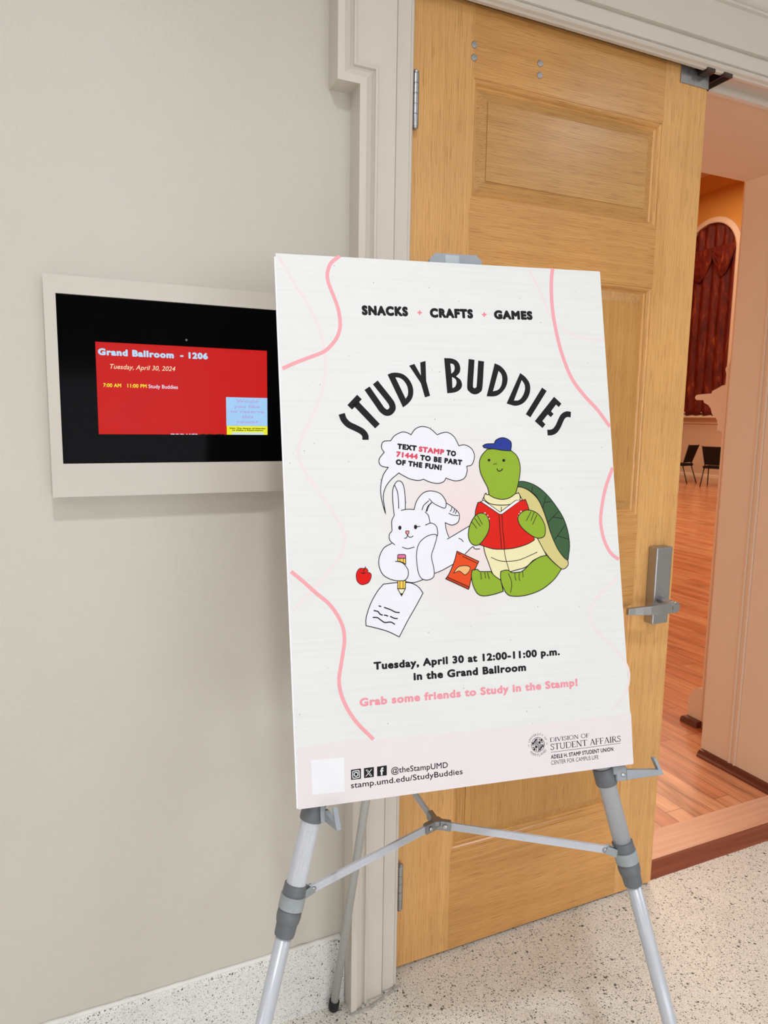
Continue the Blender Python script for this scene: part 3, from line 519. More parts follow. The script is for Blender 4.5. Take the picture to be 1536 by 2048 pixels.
('L','turtle_print','ink',8.5,1.5,[[(336.6,430.7),(347.2,429.2)],[(347.2,429.2),(376.3,452.6)],[(376.3,452.6),(415.8,430.2)],[(415.8,430.2),(428.0,427.9)],[(428.0,427.9),(433.9,447.4),(437.0,474.2),(440.5,501.0)],[(440.5,501.0),(425.1,508.1),(400.8,513.6),(379.4,514.8)],[(379.4,514.8),(358.4,512.7),(331.1,502.8)],[(331.1,502.8),(328.9,481.0),(330.9,448.4),(336.6,430.7)]],1,1),
('F','turtle_print','white',9,[[[(342.1,429.1),(347.8,427.1)],[(347.8,427.1),(377.7,448.9)],[(377.7,448.9),(408.7,428.9)],[(408.7,428.9),(418.8,428.7)],[(418.8,428.7),(381.0,452.7)],[(381.0,452.7),(376.3,452.6)],[(376.3,452.6),(342.1,429.1)]]],1),
('L','turtle_print','ink',9.5,1.2,[[(342.1,429.1),(347.8,427.1)],[(347.8,427.1),(377.7,448.9)],[(377.7,448.9),(408.7,428.9)],[(408.7,428.9),(418.8,428.7)],[(418.8,428.7),(381.0,452.7)],[(381.0,452.7),(376.3,452.6)],[(376.3,452.6),(342.1,429.1)]],1,1),
('L','turtle_print','ink',9,1.3,[[(375.1,453.2),(375.5,482.8),(376.4,513.5)]],0,1),
('L','turtle_print','ink',9,1.3,[[(380.5,452.7),(381.0,483.1),(382.3,513.8)]],0,1),
('F','turtle_print','white',9,[[[(346.4,449.3),(349.8,448.1),(350.0,452.1)]]],0),
('F','turtle_print','white',9,[[[(350.8,453.9),(354.6,452.7),(353.9,456.6)]]],0),
('F','turtle_print','white',9,[[[(354.7,458.8),(357.5,458.9),(355.9,462.4)]]],0),
('F','turtle_print','white',9,[[[(419.9,448.7),(416.6,447.7),(416.8,451.3)]]],0),
('F','turtle_print','white',9,[[[(415.6,452.4),(412.7,452.3),(413.7,455.6)]]],0),
('F','turtle_print','white',9,[[[(412.6,456.9),(410.2,457.3),(411.5,460.0)]]],0),
('F','turtle_print','turtle_green',10,[[[(331.8,452.8),(341.3,449.2),(351.5,453.5),(356.1,466.8),(353.3,481.9),(343.0,496.8),(333.3,505.0),(324.0,504.6),(317.5,497.8),(315.4,486.9),(317.8,474.0),(324.3,461.2),(331.8,452.8)]]],1),
('L','turtle_print','ink',10.5,1.5,[[(331.8,452.8),(341.3,449.2),(351.5,453.5),(356.1,466.8),(353.3,481.9),(343.0,496.8),(333.3,505.0),(324.0,504.6),(317.5,497.8),(315.4,486.9),(317.8,474.0),(324.3,461.2),(331.8,452.8)]],1,1),
('F','turtle_print','turtle_green',10,[[[(418.0,451.3),(429.1,446.8),(443.4,450.0),(455.0,459.3),(462.4,475.2),(462.7,488.6),(458.5,496.2),(447.5,498.0),(435.7,493.0),(422.0,482.5),(413.1,471.1),(411.0,460.0),(418.0,451.3)]]],1),
('L','turtle_print','ink',10.5,1.5,[[(418.0,451.3),(429.1,446.8),(443.4,450.0),(455.0,459.3),(462.4,475.2),(462.7,488.6),(458.5,496.2),(447.5,498.0),(435.7,493.0),(422.0,482.5),(413.1,471.1),(411.0,460.0),(418.0,451.3)]],1,1),
('L','turtle_print','ink',11,1.2,[[(334.1,452.9),(342.4,469.5)]],0,1),
('L','turtle_print','ink',11,1.2,[[(328.7,457.7),(338.7,472.6)]],0,1),
('L','turtle_print','ink',11,1.2,[[(322.3,463.3),(332.0,476.1)]],0,1),
('L','turtle_print','ink',11,1.2,[[(437.4,449.8),(427.1,466.1)]],0,1),
('L','turtle_print','ink',11,1.2,[[(443.4,451.1),(435.8,466.4)]],0,1),
('L','turtle_print','ink',11,1.2,[[(448.6,455.7),(438.7,473.2)]],0,1),
('F','turtle_print','turtle_green',8.6,[[[(318.6,548.6),(328.4,547.7),(333.9,551.6),(353.6,552.7)],[(353.6,552.7),(360.1,560.6),(371.3,568.9)],[(371.3,568.9),(374.7,588.6)],[(374.7,588.6),(355.7,592.9),(337.1,594.3),(325.8,588.9),(318.7,573.4),(316.9,558.2),(318.6,548.6)]]],1),
('L','turtle_print','ink',9.1,1.5,[[(318.6,548.6),(328.4,547.7),(333.9,551.6),(353.6,552.7)],[(353.6,552.7),(360.1,560.6),(371.3,568.9)],[(371.3,568.9),(374.7,588.6)],[(374.7,588.6),(355.7,592.9),(337.1,594.3),(325.8,588.9),(318.7,573.4),(316.9,558.2),(318.6,548.6)]],1,1),
('F','turtle_print','turtle_green',10,[[[(372.2,553.7),(379.4,551.9),(386.5,552.3),(393.3,556.6),(407.5,556.7),(414.8,554.5),(432.6,540.4),(447.6,532.4),(462.4,529.3)],[(462.4,529.3),(474.9,542.6),(489.9,555.6)],[(489.9,555.6),(473.9,573.6),(448.5,589.8),(419.1,597.9),(395.3,598.6),(381.5,593.4),(373.1,576.6),(371.2,563.4),(372.2,553.7)]]],1),
('L','turtle_print','ink',10.5,1.5,[[(372.2,553.7),(379.4,551.9),(386.5,552.3),(393.3,556.6),(407.5,556.7),(414.8,554.5),(432.6,540.4),(447.6,532.4),(462.4,529.3)],[(462.4,529.3),(474.9,542.6),(489.9,555.6)],[(489.9,555.6),(473.9,573.6),(448.5,589.8),(419.1,597.9),(395.3,598.6),(381.5,593.4),(373.1,576.6),(371.2,563.4),(372.2,553.7)]],1,1),
('L','turtle_print','ink',11,1.2,[[(386.6,557.8),(391.2,571.1),(391.2,582.0),(388.2,591.6)]],0,1),
('L','turtle_print','ink',11,1.2,[[(334.5,553.2),(334.6,559.2),(334.9,565.7)]],0,1),
('L','turtle_print','ink',11,1.2,[[(341.9,553.6),(343.1,564.0)]],0,1),
('L','turtle_print','ink',11,1.2,[[(347.2,553.4),(349.7,565.5)]],0,1),
('L','turtle_print','ink',11,1.2,[[(399.2,556.7),(398.7,565.0),(400.6,571.2)]],0,1),
('L','turtle_print','ink',11,1.2,[[(407.5,557.2),(406.3,565.4),(407.2,572.0)]],0,1),
('L','turtle_print','ink',11,1.2,[[(413.6,554.4),(414.6,565.9)]],0,1),
('X', 'date_lettering#158', 'ink', 2, 'Tuesday, April 30 at 12:00-11:00 p.m.', (134.7, 704.7), (476.5, 708.5), 13.1, 0.052, 0, 0),
('X', 'date_lettering#159', 'ink', 2, 'in the Grand Ballroom', (202.8, 728.3), (409.5, 730.4), 13.3, 0.052, 0, 0),
('X', 'date_lettering#160', 'pink2', 2, 'Grab some friends to Study in the Stamp!', (107.9, 762.6), (507.7, 766.1), 13.7, 0.052, 0, 0),
('F','footer_print','footer_pink',1,[[[(2.9,818.6),(72.4,814.4),(131.2,817.7),(380.3,824.3),(611.4,823.8)],[(611.4,823.8),(608.8,915.4)],[(608.8,915.4),(0.2,914.5)],[(0.2,914.5),(2.9,818.6)]]],1),
('F','blank_white_square','white',2,[[[(23.8,839.6),(77.8,841.3),(76.4,896.2),(23.2,894.4)]]],0),
('F','social_icon_print','ink',2,[[[(88.5,862.7),(105.2,862.5)],[(105.2,862.5),(104.4,879.0)],[(104.4,879.0),(87.9,878.9)],[(87.9,878.9),(88.5,862.7)]]],0),
('F','social_icon_print','ink',2,[[[(110.1,862.7),(127.0,862.7)],[(127.0,862.7),(126.2,878.7)],[(126.2,878.7),(109.6,878.7)],[(109.6,878.7),(110.1,862.7)]]],0),
('F','social_icon_print','ink',2,[[[(132.4,862.9),(149.0,862.6)],[(149.0,862.6),(148.2,878.8)],[(148.2,878.8),(131.8,878.6)],[(131.8,878.6),(132.4,862.9)]]],0),
('L','social_icon_print','white',3,1.3,[[(91.2,867.4),(92.3,865.5),(100.5,865.3),(102.0,866.7),(101.8,875.3),(100.6,876.5),(92.3,876.6),(91.0,875.3),(91.2,867.4)]],1,1),
('L','social_icon_print','white',3,1.3,[[(99.7,871.3),(98.6,873.4),(96.4,874.1),(94.2,872.9),(93.4,870.5),(94.4,868.4),(96.7,867.7),(98.9,868.9)]],1,1),
('F','social_icon_print','white',3,[[[(100.8,868.0),(100.6,868.4),(100.2,868.5),(99.8,868.3),(99.6,867.9),(99.8,867.5),(100.2,867.4),(100.6,867.6)]]],1),
('F','social_icon_print','white',3,[[[(113.0,865.7),(116.1,865.7),(123.5,876.9),(120.3,876.9)]]],0),
('F','social_icon_print','ink',3.3,[[[(114.0,866.3),(115.7,866.3),(122.4,876.3),(120.8,876.3)]]],0),
('L','social_icon_print','white',3.6,1,[[(123.3,865.8),(118.7,870.2)]],0,0),
('L','social_icon_print','white',3.6,1,[[(117.2,871.9),(112.6,876.3)]],0,0),
('L','social_icon_print','white',3,2.6,[[(143.2,866.3),(141.2,866.5),(140.1,868.0),(139.6,877.7)]],0,1),
('L','social_icon_print','white',3,2.2,[[(137.4,870.6),(143.0,870.5)]],0,0),
('X', 'footer_lettering', 'ink', 2, '@theStampUMD', (155.9, 876.8), (255.3, 879.3), 9.5, 0.012, 0, 0),
('X', 'footer_lettering', 'ink', 2, 'stamp.umd.edu/StudyBuddies', (87.1, 892.3), (281.1, 893.1), 9.3, 0.012, 0, 0),
('X', 'seal_print', 'ink', 2, 'DIVISION OF', (446.8, 858.0), (523.6, 858.3), 7.3, -0.02, 0, 1),
('X', 'seal_print', 'ink', 2, 'STUDENT AFFAIRS', (446.5, 871.9), (586.2, 872.6), 10.5, -0.02, 0, 1),
('L','seal_print','ink',2,0.7,[[(447.0,875.9),(586.0,875.5)]],0,0),
('X', 'seal_print', 'ink', 2, 'ADELE H. STAMP STUDENT UNION', (446.6, 887.5), (570.1, 887.5), 7.0, 0.03, 0, 0),
('X', 'seal_print', 'ink', 2, 'CENTER FOR CAMPUS LIFE', (446.4, 897.3), (539.4, 898.0), 6.9, 0.0, 0, 0),
('C','seal_print','ink',2,(423.2,859.9),12.400000000000034)
]

SCREEN_TEXT = [
('heading_text', 'scr_ice', 'Grand Ballroom', (-0.6962, 1.591), (-0.5556, 1.5933), 0.0128, 0.06, 0),
('heading_text', 'scr_ice', '- 1206', (-0.5436, 1.5931), (-0.4886, 1.5935), 0.0126, 0.06, 0),
('date_text', 'scr_peach', 'Tuesday, April 30, 2024', (-0.6755, 1.5665), (-0.5533, 1.5679), 0.0089, 0.005, 0.25),
('schedule_text', 'scr_yellow', '7:00 AM', (-0.6888, 1.5319), (-0.6564, 1.5324), 0.007, 0.02, 0),
('schedule_text', 'scr_yellow', '11:00 PM', (-0.6448, 1.5323), (-0.6091, 1.5324), 0.0072, 0.02, 0),
('schedule_text', 'scr_white', 'Study Buddies', (-0.6056, 1.5321), (-0.5493, 1.5325), 0.0072, 0.012, 0),
('notice_text', 'scr_lilac', 'Would', (-0.4324, 1.5076), (-0.3861, 1.5081), 0.0061, 0.05, 0),
('notice_text', 'scr_lilac', 'you like', (-0.4369, 1.4968), (-0.3822, 1.4973), 0.0061, 0.05, 0),
('notice_text', 'scr_lilac', 'to reserve', (-0.4451, 1.4862), (-0.3729, 1.4868), 0.0061, 0.05, 0),
('notice_text', 'scr_lilac', 'this', (-0.4211, 1.4757), (-0.3956, 1.4756), 0.0062, 0.05, 0),
('notice_text', 'scr_lilac', 'room?', (-0.4311, 1.4653), (-0.3856, 1.4653), 0.0062, 0.05, 0),
('notice_text', 'scr_dark', 'Visit The Stamp eCalendar', (-0.4473, 1.4531), (-0.3697, 1.4532), 0.0028, 0.05, 0),
('notice_text', 'scr_dark', 'to Make a Reservation', (-0.4415, 1.4493), (-0.3756, 1.4492), 0.0028, 0.05, 0),
('banner_text', 'scr_white', "TODAY'S", (-0.5657, 1.4346), (-0.5123, 1.434), 0.0085, 0.06, 0),
('banner_text', 'scr_dark', 'EVENTS', (-0.506, 1.4342), (-0.4579, 1.4336), 0.0087, 0.06, 0)
]


# ------------------------------------------------------------------ the room
def box(name, mat, *b, **k): return finish(name, MB().box(*b), mat, **k)
XY = lambda x, z, y: (x, y, z)
structure(box('floor', M_TERR, -4.6, 5.0, -7.5, 0.046, -.12, 0), 'speckled pale terrazzo corridor floor', 'floor')
WT = -0.03                                    # wall face
structure(box('wall_back', M_WALL, -4.6, -.06, WT, .55, 0, 3.2), 'greige painted corridor wall carrying the display', 'wall')
m = MB(); m.box(-.06, 1.87, WT, .05, 2.50, 3.2); m.box(1.87, 5.0, WT, .05, 0, 3.2)
structure(finish('wall_back', m, M_WALL), 'corridor wall over the door head', 'wall')
structure(box('wall_front', M_WALL, -4.6, 5, -7.6, -7.5, 0, 3.2), 'corridor wall opposite the door', 'wall')
structure(box('wall_left', M_WALL, -4.7, -4.6, -7.6, .2, 0, 3.2), 'left end wall of the corridor', 'wall')
structure(box('wall_right', M_WALL, 5.0, 5.1, -7.6, .05, 0, 3.2), 'right end wall of the corridor', 'wall')
structure(box('ceiling', M_CEIL, -4.7, 5.1, -7.6, .05, 3.2, 3.3), 'white corridor ceiling', 'ceiling')
# terrazzo base with its pale sealant bead
m = MB(); m.prism([(WT, 0), (-.0405, 0), (-.0405, .170), (-.039, .178), (-.0355, .182), (WT, .183)], lambda a, b, d: (d, a, b), -4.6, -.169)
structure(finish('baseboard_back', m, M_TERRB), 'speckled terrazzo base along the greige wall', 'baseboard')
m = MB(); rnd = random.Random(4); xs = [-1.6 + .02 * i for i in range(72)]
vs = []; fs = []
for i, x in enumerate(xs):
    w_ = .0035 + rnd.random() * .0022
    vs += [(x, -.0375, .1800), (x, -.0375 - w_ * .4, .1835 + w_ * .2), (x, -.034, .1862 + w_ * .3), (x, WT, .187 + rnd.random() * .003), (x, WT, .180)]
    if i:
        a = (i - 1) * 5; b = i * 5
        fs += [(a + k, b + k, b + k + 1, a + k + 1) for k in range(4)]
m.add(vs, fs, True)
structure(finish('trim_1', m, plastic('white_sealant', srgb(232, 229, 222), .5, .4, .08)), 'ragged white sealant line on top of the terrazzo base', 'trim')

# door casing with its crossette
OX, OZ = -.0185, 2.430
inner = [(.018, -.012), (.018, -.022), (0, -.022), (0, -.032), (.003, -.036), (.006, -.044), (.010, -.048), (.014, -.0475), (.0165, -.0445), (.0175, -.0515), (.050, -.0535), (.0515, -.0495), (.0545, -.0495), (.056, -.062), (.075, -.062)]
outer = [(0, WT), (0, -.085), (-.0155, -.085), (-.017, -.082), (-.0300, -.0755), (-.0385, -.067), (-.0405, -.066), (-.0420, -.0715), (-.0455, -.0735), (-.0490, -.0715), (-.0510, -.062)]
m = MB()
m.sweep([(OX, 0), (OX, OZ), (1.826, OZ), (1.826, 0)], inner)
m.sweep([(-.168, 0), (-.168, 2.172), (-.218, 2.172), (-.218, 2.632), (2.03, 2.632), (2.03, 2.172), (1.98, 2.172), (1.98, 0)], [(a, y) for a, y in outer])
fld = [(-.160, 0), (-.078, 0), (-.078, 2.49), (1.89, 2.49), (1.89, 0), (1.97, 0), (1.97, 2.18), (2.02, 2.18), (2.02, 2.625), (-.21, 2.625), (-.21, 2.18), (-.160, 2.18)]
m.prism(fld, XY, -.0622, WT)
structure(finish('trim_2', m, M_TRIM), 'cream moulded door casing with stepped upper corner', 'trim')
m = MB()
for i in range(14):
    x = -.166 + i * .011; y = -.086 + max(0, (i - 4)) * .0036
    m.obox(Vector((x, y - .001, .003)), (Vector((1, 0, 0)), Vector((0, 1, 0)), Vector((0, 0, 1))), (.0112, .004 + rnd.random() * .004, .003 + rnd.random() * .004), .001)
structure(finish('trim_3', m, plastic('grimy_caulk', srgb(200, 193, 184), .8, .2, .3)), 'grimy ragged caulk at the foot of the door casing', 'trim')
# frame head and stop
m = MB(); m.box(-.016, 1.826, .05, .066, 2.427, 2.50); m.box(-.016, .012, .05, .066, 0, 2.44); m.box(-.016, 1.826, -.03, .05, 2.448, 2.50)
structure(finish('trim_4', m, M_TRIM), 'door stop strip under the frame head', 'trim')

# deep reveal and ballroom
structure(box('ceiling', M_WARMLIT, -.016, 1.752, .066, .558, 2.433, 2.49), 'cream soffit of the deep doorway with warm light in its colour', 'ceiling')
m = MB(); m.box(1.752, 1.98, .13, .558, 0, 2.66); m.box(1.826, 1.98, .05, .13, 0, 2.66)
for y in (.387, .412): m.prism([(1.7525, y - .006), (1.7485, y - .0045), (1.7470, y), (1.7485, y + .0045), (1.7525, y + .006)], lambda a, b, d: (a, b, d), .02, 2.43)
structure(finish('wall_reveal', m, M_WARMLIT), 'cream side of the deep doorway with a double bead, warm light in its colour', 'wall')
structure(box('wall_reveal', M_WARMLIT, -.06, -.016, .05, .757, 0, 2.66), 'left side of the deep doorway', 'wall')
m = MB(); m.box(1.98, 14.0, .05, .757, 0, 7.3); m.box(-6.2, -.06, .55, .757, 0, 7.3); m.box(-.06, 1.98, .07, .558, 2.49, 2.66); m.box(-.06, 1.98, .07, .757, 2.66, 7.3)
structure(finish('wall_near', m, M_CREAM), 'cream inner wall of the ballroom beside the doorway', 'wall')
structure(box('floor', M_PLANK, -6.2, 13.62, .2, 17.2, -.12, .02), 'orange hickory plank floor of the ballroom', 'floor')
structure(box('wall_right', M_OCHRE, 13.6, 13.8, .7, 17.2, 0, 7.3), 'ochre ballroom wall with the curtained arch', 'wall')
structure(box('wall_back', M_OCHRE, -6.2, 13.8, 17.0, 17.2, 0, 7.3), 'far ochre ballroom wall', 'wall')
structure(box('wall_left', M_OCHRE, -6.3, -6.2, .5, 17.2, 0, 7.3), 'left ochre ballroom wall', 'wall')
structure(box('ceiling', M_CREAM, -6.3, 13.8, .5, 17.2, 7.3, 7.4), 'cream ballroom ceiling', 'ceiling')
# threshold
m = MB(); m.prism([(.012, 0), (.0125, .002), (.062, .0185), (.068, .0195), (.071, .0195), (.071, -.02), (.012, -.02)], lambda a, b, d: (d, a, b), .909, 1.826)
structure(finish('trim_5', m, M_RAMP), 'red brown sloped threshold strip in the doorway', 'trim')
structure(box('trim_6', M_NOSE, -.016, 1.826, .070, .2005, -.02, .0203), 'pale wooden nosing board behind the threshold strip', 'trim')
# shoe mouldings
def quarter(name, x, y0, y1, label, r=.031, xr=None):
    m = MB(); pr = [(x, .02)] + [(x - r * math.cos(a), .02 + r * math.sin(a)) for a in [i * math.pi / 12 for i in range(7)]]
    m.prism(pr, lambda a, b, d: (a, d, b), y0, y1); return structure(finish(name, m, M_SHOE), label, 'trim')
quarter('trim_7', 1.752, .2, .552, 'dark brown shoe moulding along the warm-tinted reveal')
# wainscot, run along the inner wall from its return beside the doorway
WP = [(.757, .02), (.842, .02), (.842, .135), (.838, .152), (.826, .165), (.822, .185), (.806, .198), (.790, .208), (.769, .213), (.769, 1.44), (.799, 1.447), (.797, 1.475), (.803, 1.495), (.827, 1.514), (.836, 1.527), (.842, 1.545), (.858, 1.562), (.884, 1.574), (.888, 1.586),
      (.925, 1.586), (.934, 1.591), (.938, 1.598), (.934, 1.606), (.925, 1.611), (.845, 1.615), (.841, 1.626), (.826, 1.632), (.806, 1.641), (.790, 1.649), (.772, 1.652), (.770, 1.70), (.776, 1.712), (.778, 1.722), (.774, 1.732), (.762, 1.742), (.757, 1.76)]
m = MB(); m.prism(WP, lambda a, b, d: (d, a, b), 1.979, 13.6)
structure(finish('trim_8', m, M_CREAM), 'cream wainscot with overhanging moulded cap beside the doorway', 'trim')
m = MB(); m.prism([(.757, .02), (.857, .02), (.856, .034), (.850, .046), (.842, .052), (.757, .052)], lambda a, b, d: (d, a, b), 1.948, 13.6)
structure(finish('trim_9', m, M_SHOE), 'dark brown shoe moulding at the foot of the cream wainscot', 'trim')
m = MB(); m.prism(WP, lambda a, b, d: (13.6 - (a - .757), d, b), .95, 17.0)
structure(finish('trim_10', m, M_CREAM), 'cream wainscot along the far ballroom wall', 'trim')
m = MB(); m.prism([(13.6, 7.3), (13.6, 6.98), (13.57, 6.98), (13.55, 7.03), (13.50, 7.06), (13.44, 7.2), (13.40, 7.3)], lambda a, b, d: (a, d, b), .76, 17.0)
structure(finish('trim_11', m, M_OCHRE), 'ochre cornice along the far ballroom wall', 'trim')

# arched window surround and curtain
AY, AZ, AR = 11.27, 5.45, .75
arch = [(AY - AR, 1.63)] + [(AY - AR * math.cos(t), AZ + AR * math.sin(t)) for t in [i * math.pi / 24 for i in range(25)]] + [(AY + AR, 1.63)]
m = MB(); m.sweep(arch, [(0, 13.6), (0, 13.50), (.03, 13.49), (.10, 13.52), (.13, 13.53), (.13, 13.6)], fn=lambda a, b, d: (d, a, b))
structure(finish('window_1', m, M_CREAM), 'arched cream window surround in the ochre ballroom wall', 'window')
cur = tag(thing('curtain', (13.54, AY, 1.66)), 'dark red damask curtain filling the arched ballroom window', 'curtain')
m = MB(); N = 90; R = 40; vs = []; fs = []
for i in range(N + 1):
    y = AY - AR + .004 + (2 * AR - .008) * i / N; top = AZ + math.sqrt(max(0, AR * AR - (y - AY) ** 2)) - .01
    for k in range(R + 1):
        z = 1.66 + (top - 1.66) * k / R
        fx = 13.552 - .034 * math.sin(i / N * 36 + .4 * math.sin(z * 1.3)) - .010 * math.sin(i / N * 19 + z * .5)
        vs.append((fx, y, z))
for i in range(N):
    for k in range(R): a = i * (R + 1) + k; fs.append((a, a + 1, a + R + 2, a + R + 1))
m.add(vs, fs, True); o = finish('drape', m, M_CURT, cur); so = o.modifiers.new('cloth', 'SOLIDIFY'); so.thickness = .006
for cy, w_, dp, nm in ((AY - .40, .34, .62, 'swag'), (AY + .26, .42, .66, 'swag')):
    m = MB(); vs = []; fs = []; A, B = 28, 14
    for i in range(A + 1):
        t = i / A; y = cy - w_ + 2 * w_ * t
        for k in range(B + 1):
            s_ = k / B; z = 5.62 - dp * s_ * math.sin(math.pi * t) - .10 * s_ - .12 * abs(2 * t - 1) * 0
            vs.append((13.50 - .05 * math.sin(math.pi * t) * math.sin(math.pi * s_) - .012 * math.sin(s_ * 26), y, z))
    for i in range(A):
        for k in range(B): a = i * (B + 1) + k; fs.append((a, a + 1, a + B + 2, a + B + 1))
    m.add(vs, fs, True); o = finish(nm, m, M_CURT, cur); so = o.modifiers.new('cloth', 'SOLIDIFY'); so.thickness = .005

# ballroom chairs and table
def chair(loc, ang, label):
    c, s_ = math.cos(ang), math.sin(ang); L0 = Vector(loc)
    T_ = lambda x, y, z: L0 + Vector((x * c - y * s_, x * s_ + y * c, z))        # +x is the way the sitter faces
    ax = (Vector((c, s_, 0)), Vector((-s_, c, 0)), Vector((0, 0, 1)))
    t = tag(thing('banquet_chair', loc), label, 'chair', 'banquet chairs by the far wall')
    finish('seat', MB().obox(T_(.02, 0, .445), ax, (.42, .42, .06), .018), M_CHAIRF, t)
    m = MB(); vs = []
    for z, w_, x in ((.50, .15, -.17), (.92, .215, -.29)):
        for dx in (-.018, .018):
            for sy in (-1, 1): vs.append(T_(x + dx, sy * w_, z))
    m.add(vs, [(0, 1, 3, 2), (4, 6, 7, 5), (0, 4, 5, 1), (2, 3, 7, 6), (0, 2, 6, 4), (1, 5, 7, 3)])
    finish('backrest', m, M_CHAIRF, t, bevel=.012)
    for sy in (-1, 1):
        finish('leg', MB().cyl(T_(.17, sy * .18, .43), T_(.24, sy * .20, 0), .0125, 10), M_CHAIRM, t)
        finish('leg', MB().cyl(T_(-.15, sy * .18, .43), T_(-.30, sy * .20, 0), .0125, 10), M_CHAIRM, t)
        finish('back_post', MB().cyl(T_(-.14, sy * .16, .43), T_(-.295, sy * .215, .93), .0125, 10), M_CHAIRM, t)
    return t
a0 = math.atan2(-.41, .912)
chair((12.82, 11.03, .02), a0 + math.pi - .95, 'dark banquet chair facing left, nearer the open door edge')
chair((12.75, 10.0, .02), a0 + .85, 'dark banquet chair facing right, half hidden by the cream wainscot')
t = tag(thing('round_table', (12.70, 12.07, .02)), 'dark round table beyond the open door edge', 'table')
finish('tabletop', MB().lathe([(.73, .60), (.735, .62), (.765, .62), (.77, .60)], (12.70, 12.07, .02), (0, 0, 1), 48), M_TABLE, t)
finish('pedestal', MB().cyl((12.70, 12.07, .06), (12.70, 12.07, .75), .045, 20), M_CHAIRM, t)
finish('base', MB().lathe([(0, .34), (.02, .34), (.05, .08)], (12.70, 12.07, .02), (0, 0, 1), 32), M_CHAIRM, t)

# ------------------------------------------------------------------ the oak door leaf
DX0, DX1, DT = -.003, .905, 2.442
door = structure(thing('door_1', (DX0, 0, 0)), 'closed oak leaf of the double door with raised panels', 'door')
DB = .008
finish('stile', MB().box(DX0, .155, 0, .044, DB, DT), M_OAKV, door)
finish('stile', MB().box(.7525, DX1, 0, .044, DB, DT), M_OAKV, door)
for z0, z1 in ((2.284, DT), (1.853, 2.012), (.947, 1.208), (DB, .300)): finish('rail', MB().box(.1552, .7523, 0, .044, z0, z1), M_OAKH, door)
for z0, z1, mt in ((2.012, 2.284, M_OAKPH), (1.208, 1.853, M_OAKP), (.300, .947, M_OAKP)):
    m = MB(); x0, x1 = .155, .7525; path = [(x0, z0), (x1, z0), (x1, z1), (x0, z1)]
    m.sweep(path, [(.0180, .0150), (.045, .0075), (.0455, .0045), (.05, .0045)], True)
    for k in range(4):                                       # the four mitred strips of the sticking
        a, b = Vector(path[k]), Vector(path[(k + 1) % 4]); d = (b - a).normalized(); nn = Vector((-d.y, d.x)); mm = MB(); vs = []
        pr = [(0, .0005), (.002, .0005), (.0028, .0025), (.0055, .0026), (.0085, .0042), (.0115, .0075), (.0140, .0120), (.0165, .0130), (.0188, .0150), (.0188, .020), (0, .020)]
        for q_, sg in ((a, 1), (b, -1)):
            for o_, y_ in pr: p_ = q_ + nn * o_ + d * (o_ * sg); vs.append((p_.x, y_, p_.y))
        n_ = len(pr); mm.add(vs, [(i, (i + 1) % n_, n_ + (i + 1) % n_, n_ + i) for i in range(n_)] + [tuple(range(n_)), tuple(range(n_, 2 * n_))])
        finish('panel_moulding', mm, M_OAKH if k % 2 == 0 else M_OAKV, door)
    i_ = .0500; m.add([(x0 + i_, .0045, z0 + i_), (x1 - i_, .0045, z0 + i_), (x1 - i_, .0045, z1 - i_), (x0 + i_, .0045, z1 - i_)], [(0, 1, 2, 3)])
    m.box(x0 + .010, x1 - .010, .0205, .040, z0 + .010, z1 - .010)
    finish('raised_panel', m, mt, door)
for x, z in ((.1545, 2.353), (.1548, 2.325), (.343, 2.3505), (.343, 2.3235)):
    finish('bolt', MB().lathe([(0, .0078), (.002, .0078), (.0032, .0066), (.0036, .003)], (x, .0005, z), (0, -1, 0), 20), M_HINGE, door)
def hinge(z0, z1, mat):
    x, y, r = -.0045, -.014, .0086
    o = finish('hinge', MB().lathe([(0, .004), (.002, r * .8), (.006, r), (.007, r * .9), (.009, r)] + sum([[(.009 + (z1 - z0 - .018) * k / 5 - .0016, r), (.009 + (z1 - z0 - .018) * k / 5 - .0010, r * .86), (.009 + (z1 - z0 - .018) * k / 5 + .0010, r * .86), (.009 + (z1 - z0 - .018) * k / 5 + .0016, r)] for k in range(1, 5)], []) + [(z1 - z0 - .010, r), (z1 - z0 - .008, r * .8), (z1 - z0 - .004, r * 1.02), (z1 - z0, .004)], (x, y, z0), (0, 0, 1), 24), mat, door)
    finish('hinge_leaf', MB().box(-.0095, -.0045, -.014, .030, z0 + .008, z1 - .008), M_DARK, o)
hinge(2.1335, 2.2610, M_HINGE); hinge(.1865, .3215, M_STEEL)
# top corner bracket
o = finish('corner_bracket', MB().box(.803, .9075, -.0035, .0, 2.397, 2.440, .0008), M_STEEL, door); finish('screw', MB().lathe([(0, .003), (.001, .003)], (.831, -.0035, 2.413), (0, -1, 0), 14), M_HINGE, o)
finish('corner_bracket', MB().box(.9052, .9085, -.0035, .046, 2.394, 2.440, .0006), M_BRONZE, door)
# lever trim
lv = finish('lever_trim', MB().obox(Vector((.8335, -.0165, 1.0005)), (Vector((1, 0, 0)), Vector((0, 1, 0)), Vector((0, 0, 1))), (.062, .034, .232), .004), M_STEEL, door)
finish('spindle', MB().lathe([(0, .011), (.03, .0105), (.034, .009), (.050, .009)], (.829, -.033, .957), (0, -1, 0), 22), M_HINGE, lv)
m = MB(); vs = []
bar = [(.836, .0130, -.081), (.822, .0165, -.083), (.80, .0162, -.083), (.768, .0150, -.083), (.740, .0138, -.082), (.715, .0126, -.078), (.690, .0110, -.073), (.668, .0096, -.070)]
for x, h, y in bar: vs += [(x, y + .005, .948 - h), (x, y + .005, .948 + h), (x, y - .006, .948 + h * .95), (x, y - .006, .948 - h * .95)]
fs = [(0, 1, 2, 3), tuple(4 * (len(bar) - 1) + k for k in (3, 2, 1, 0))]
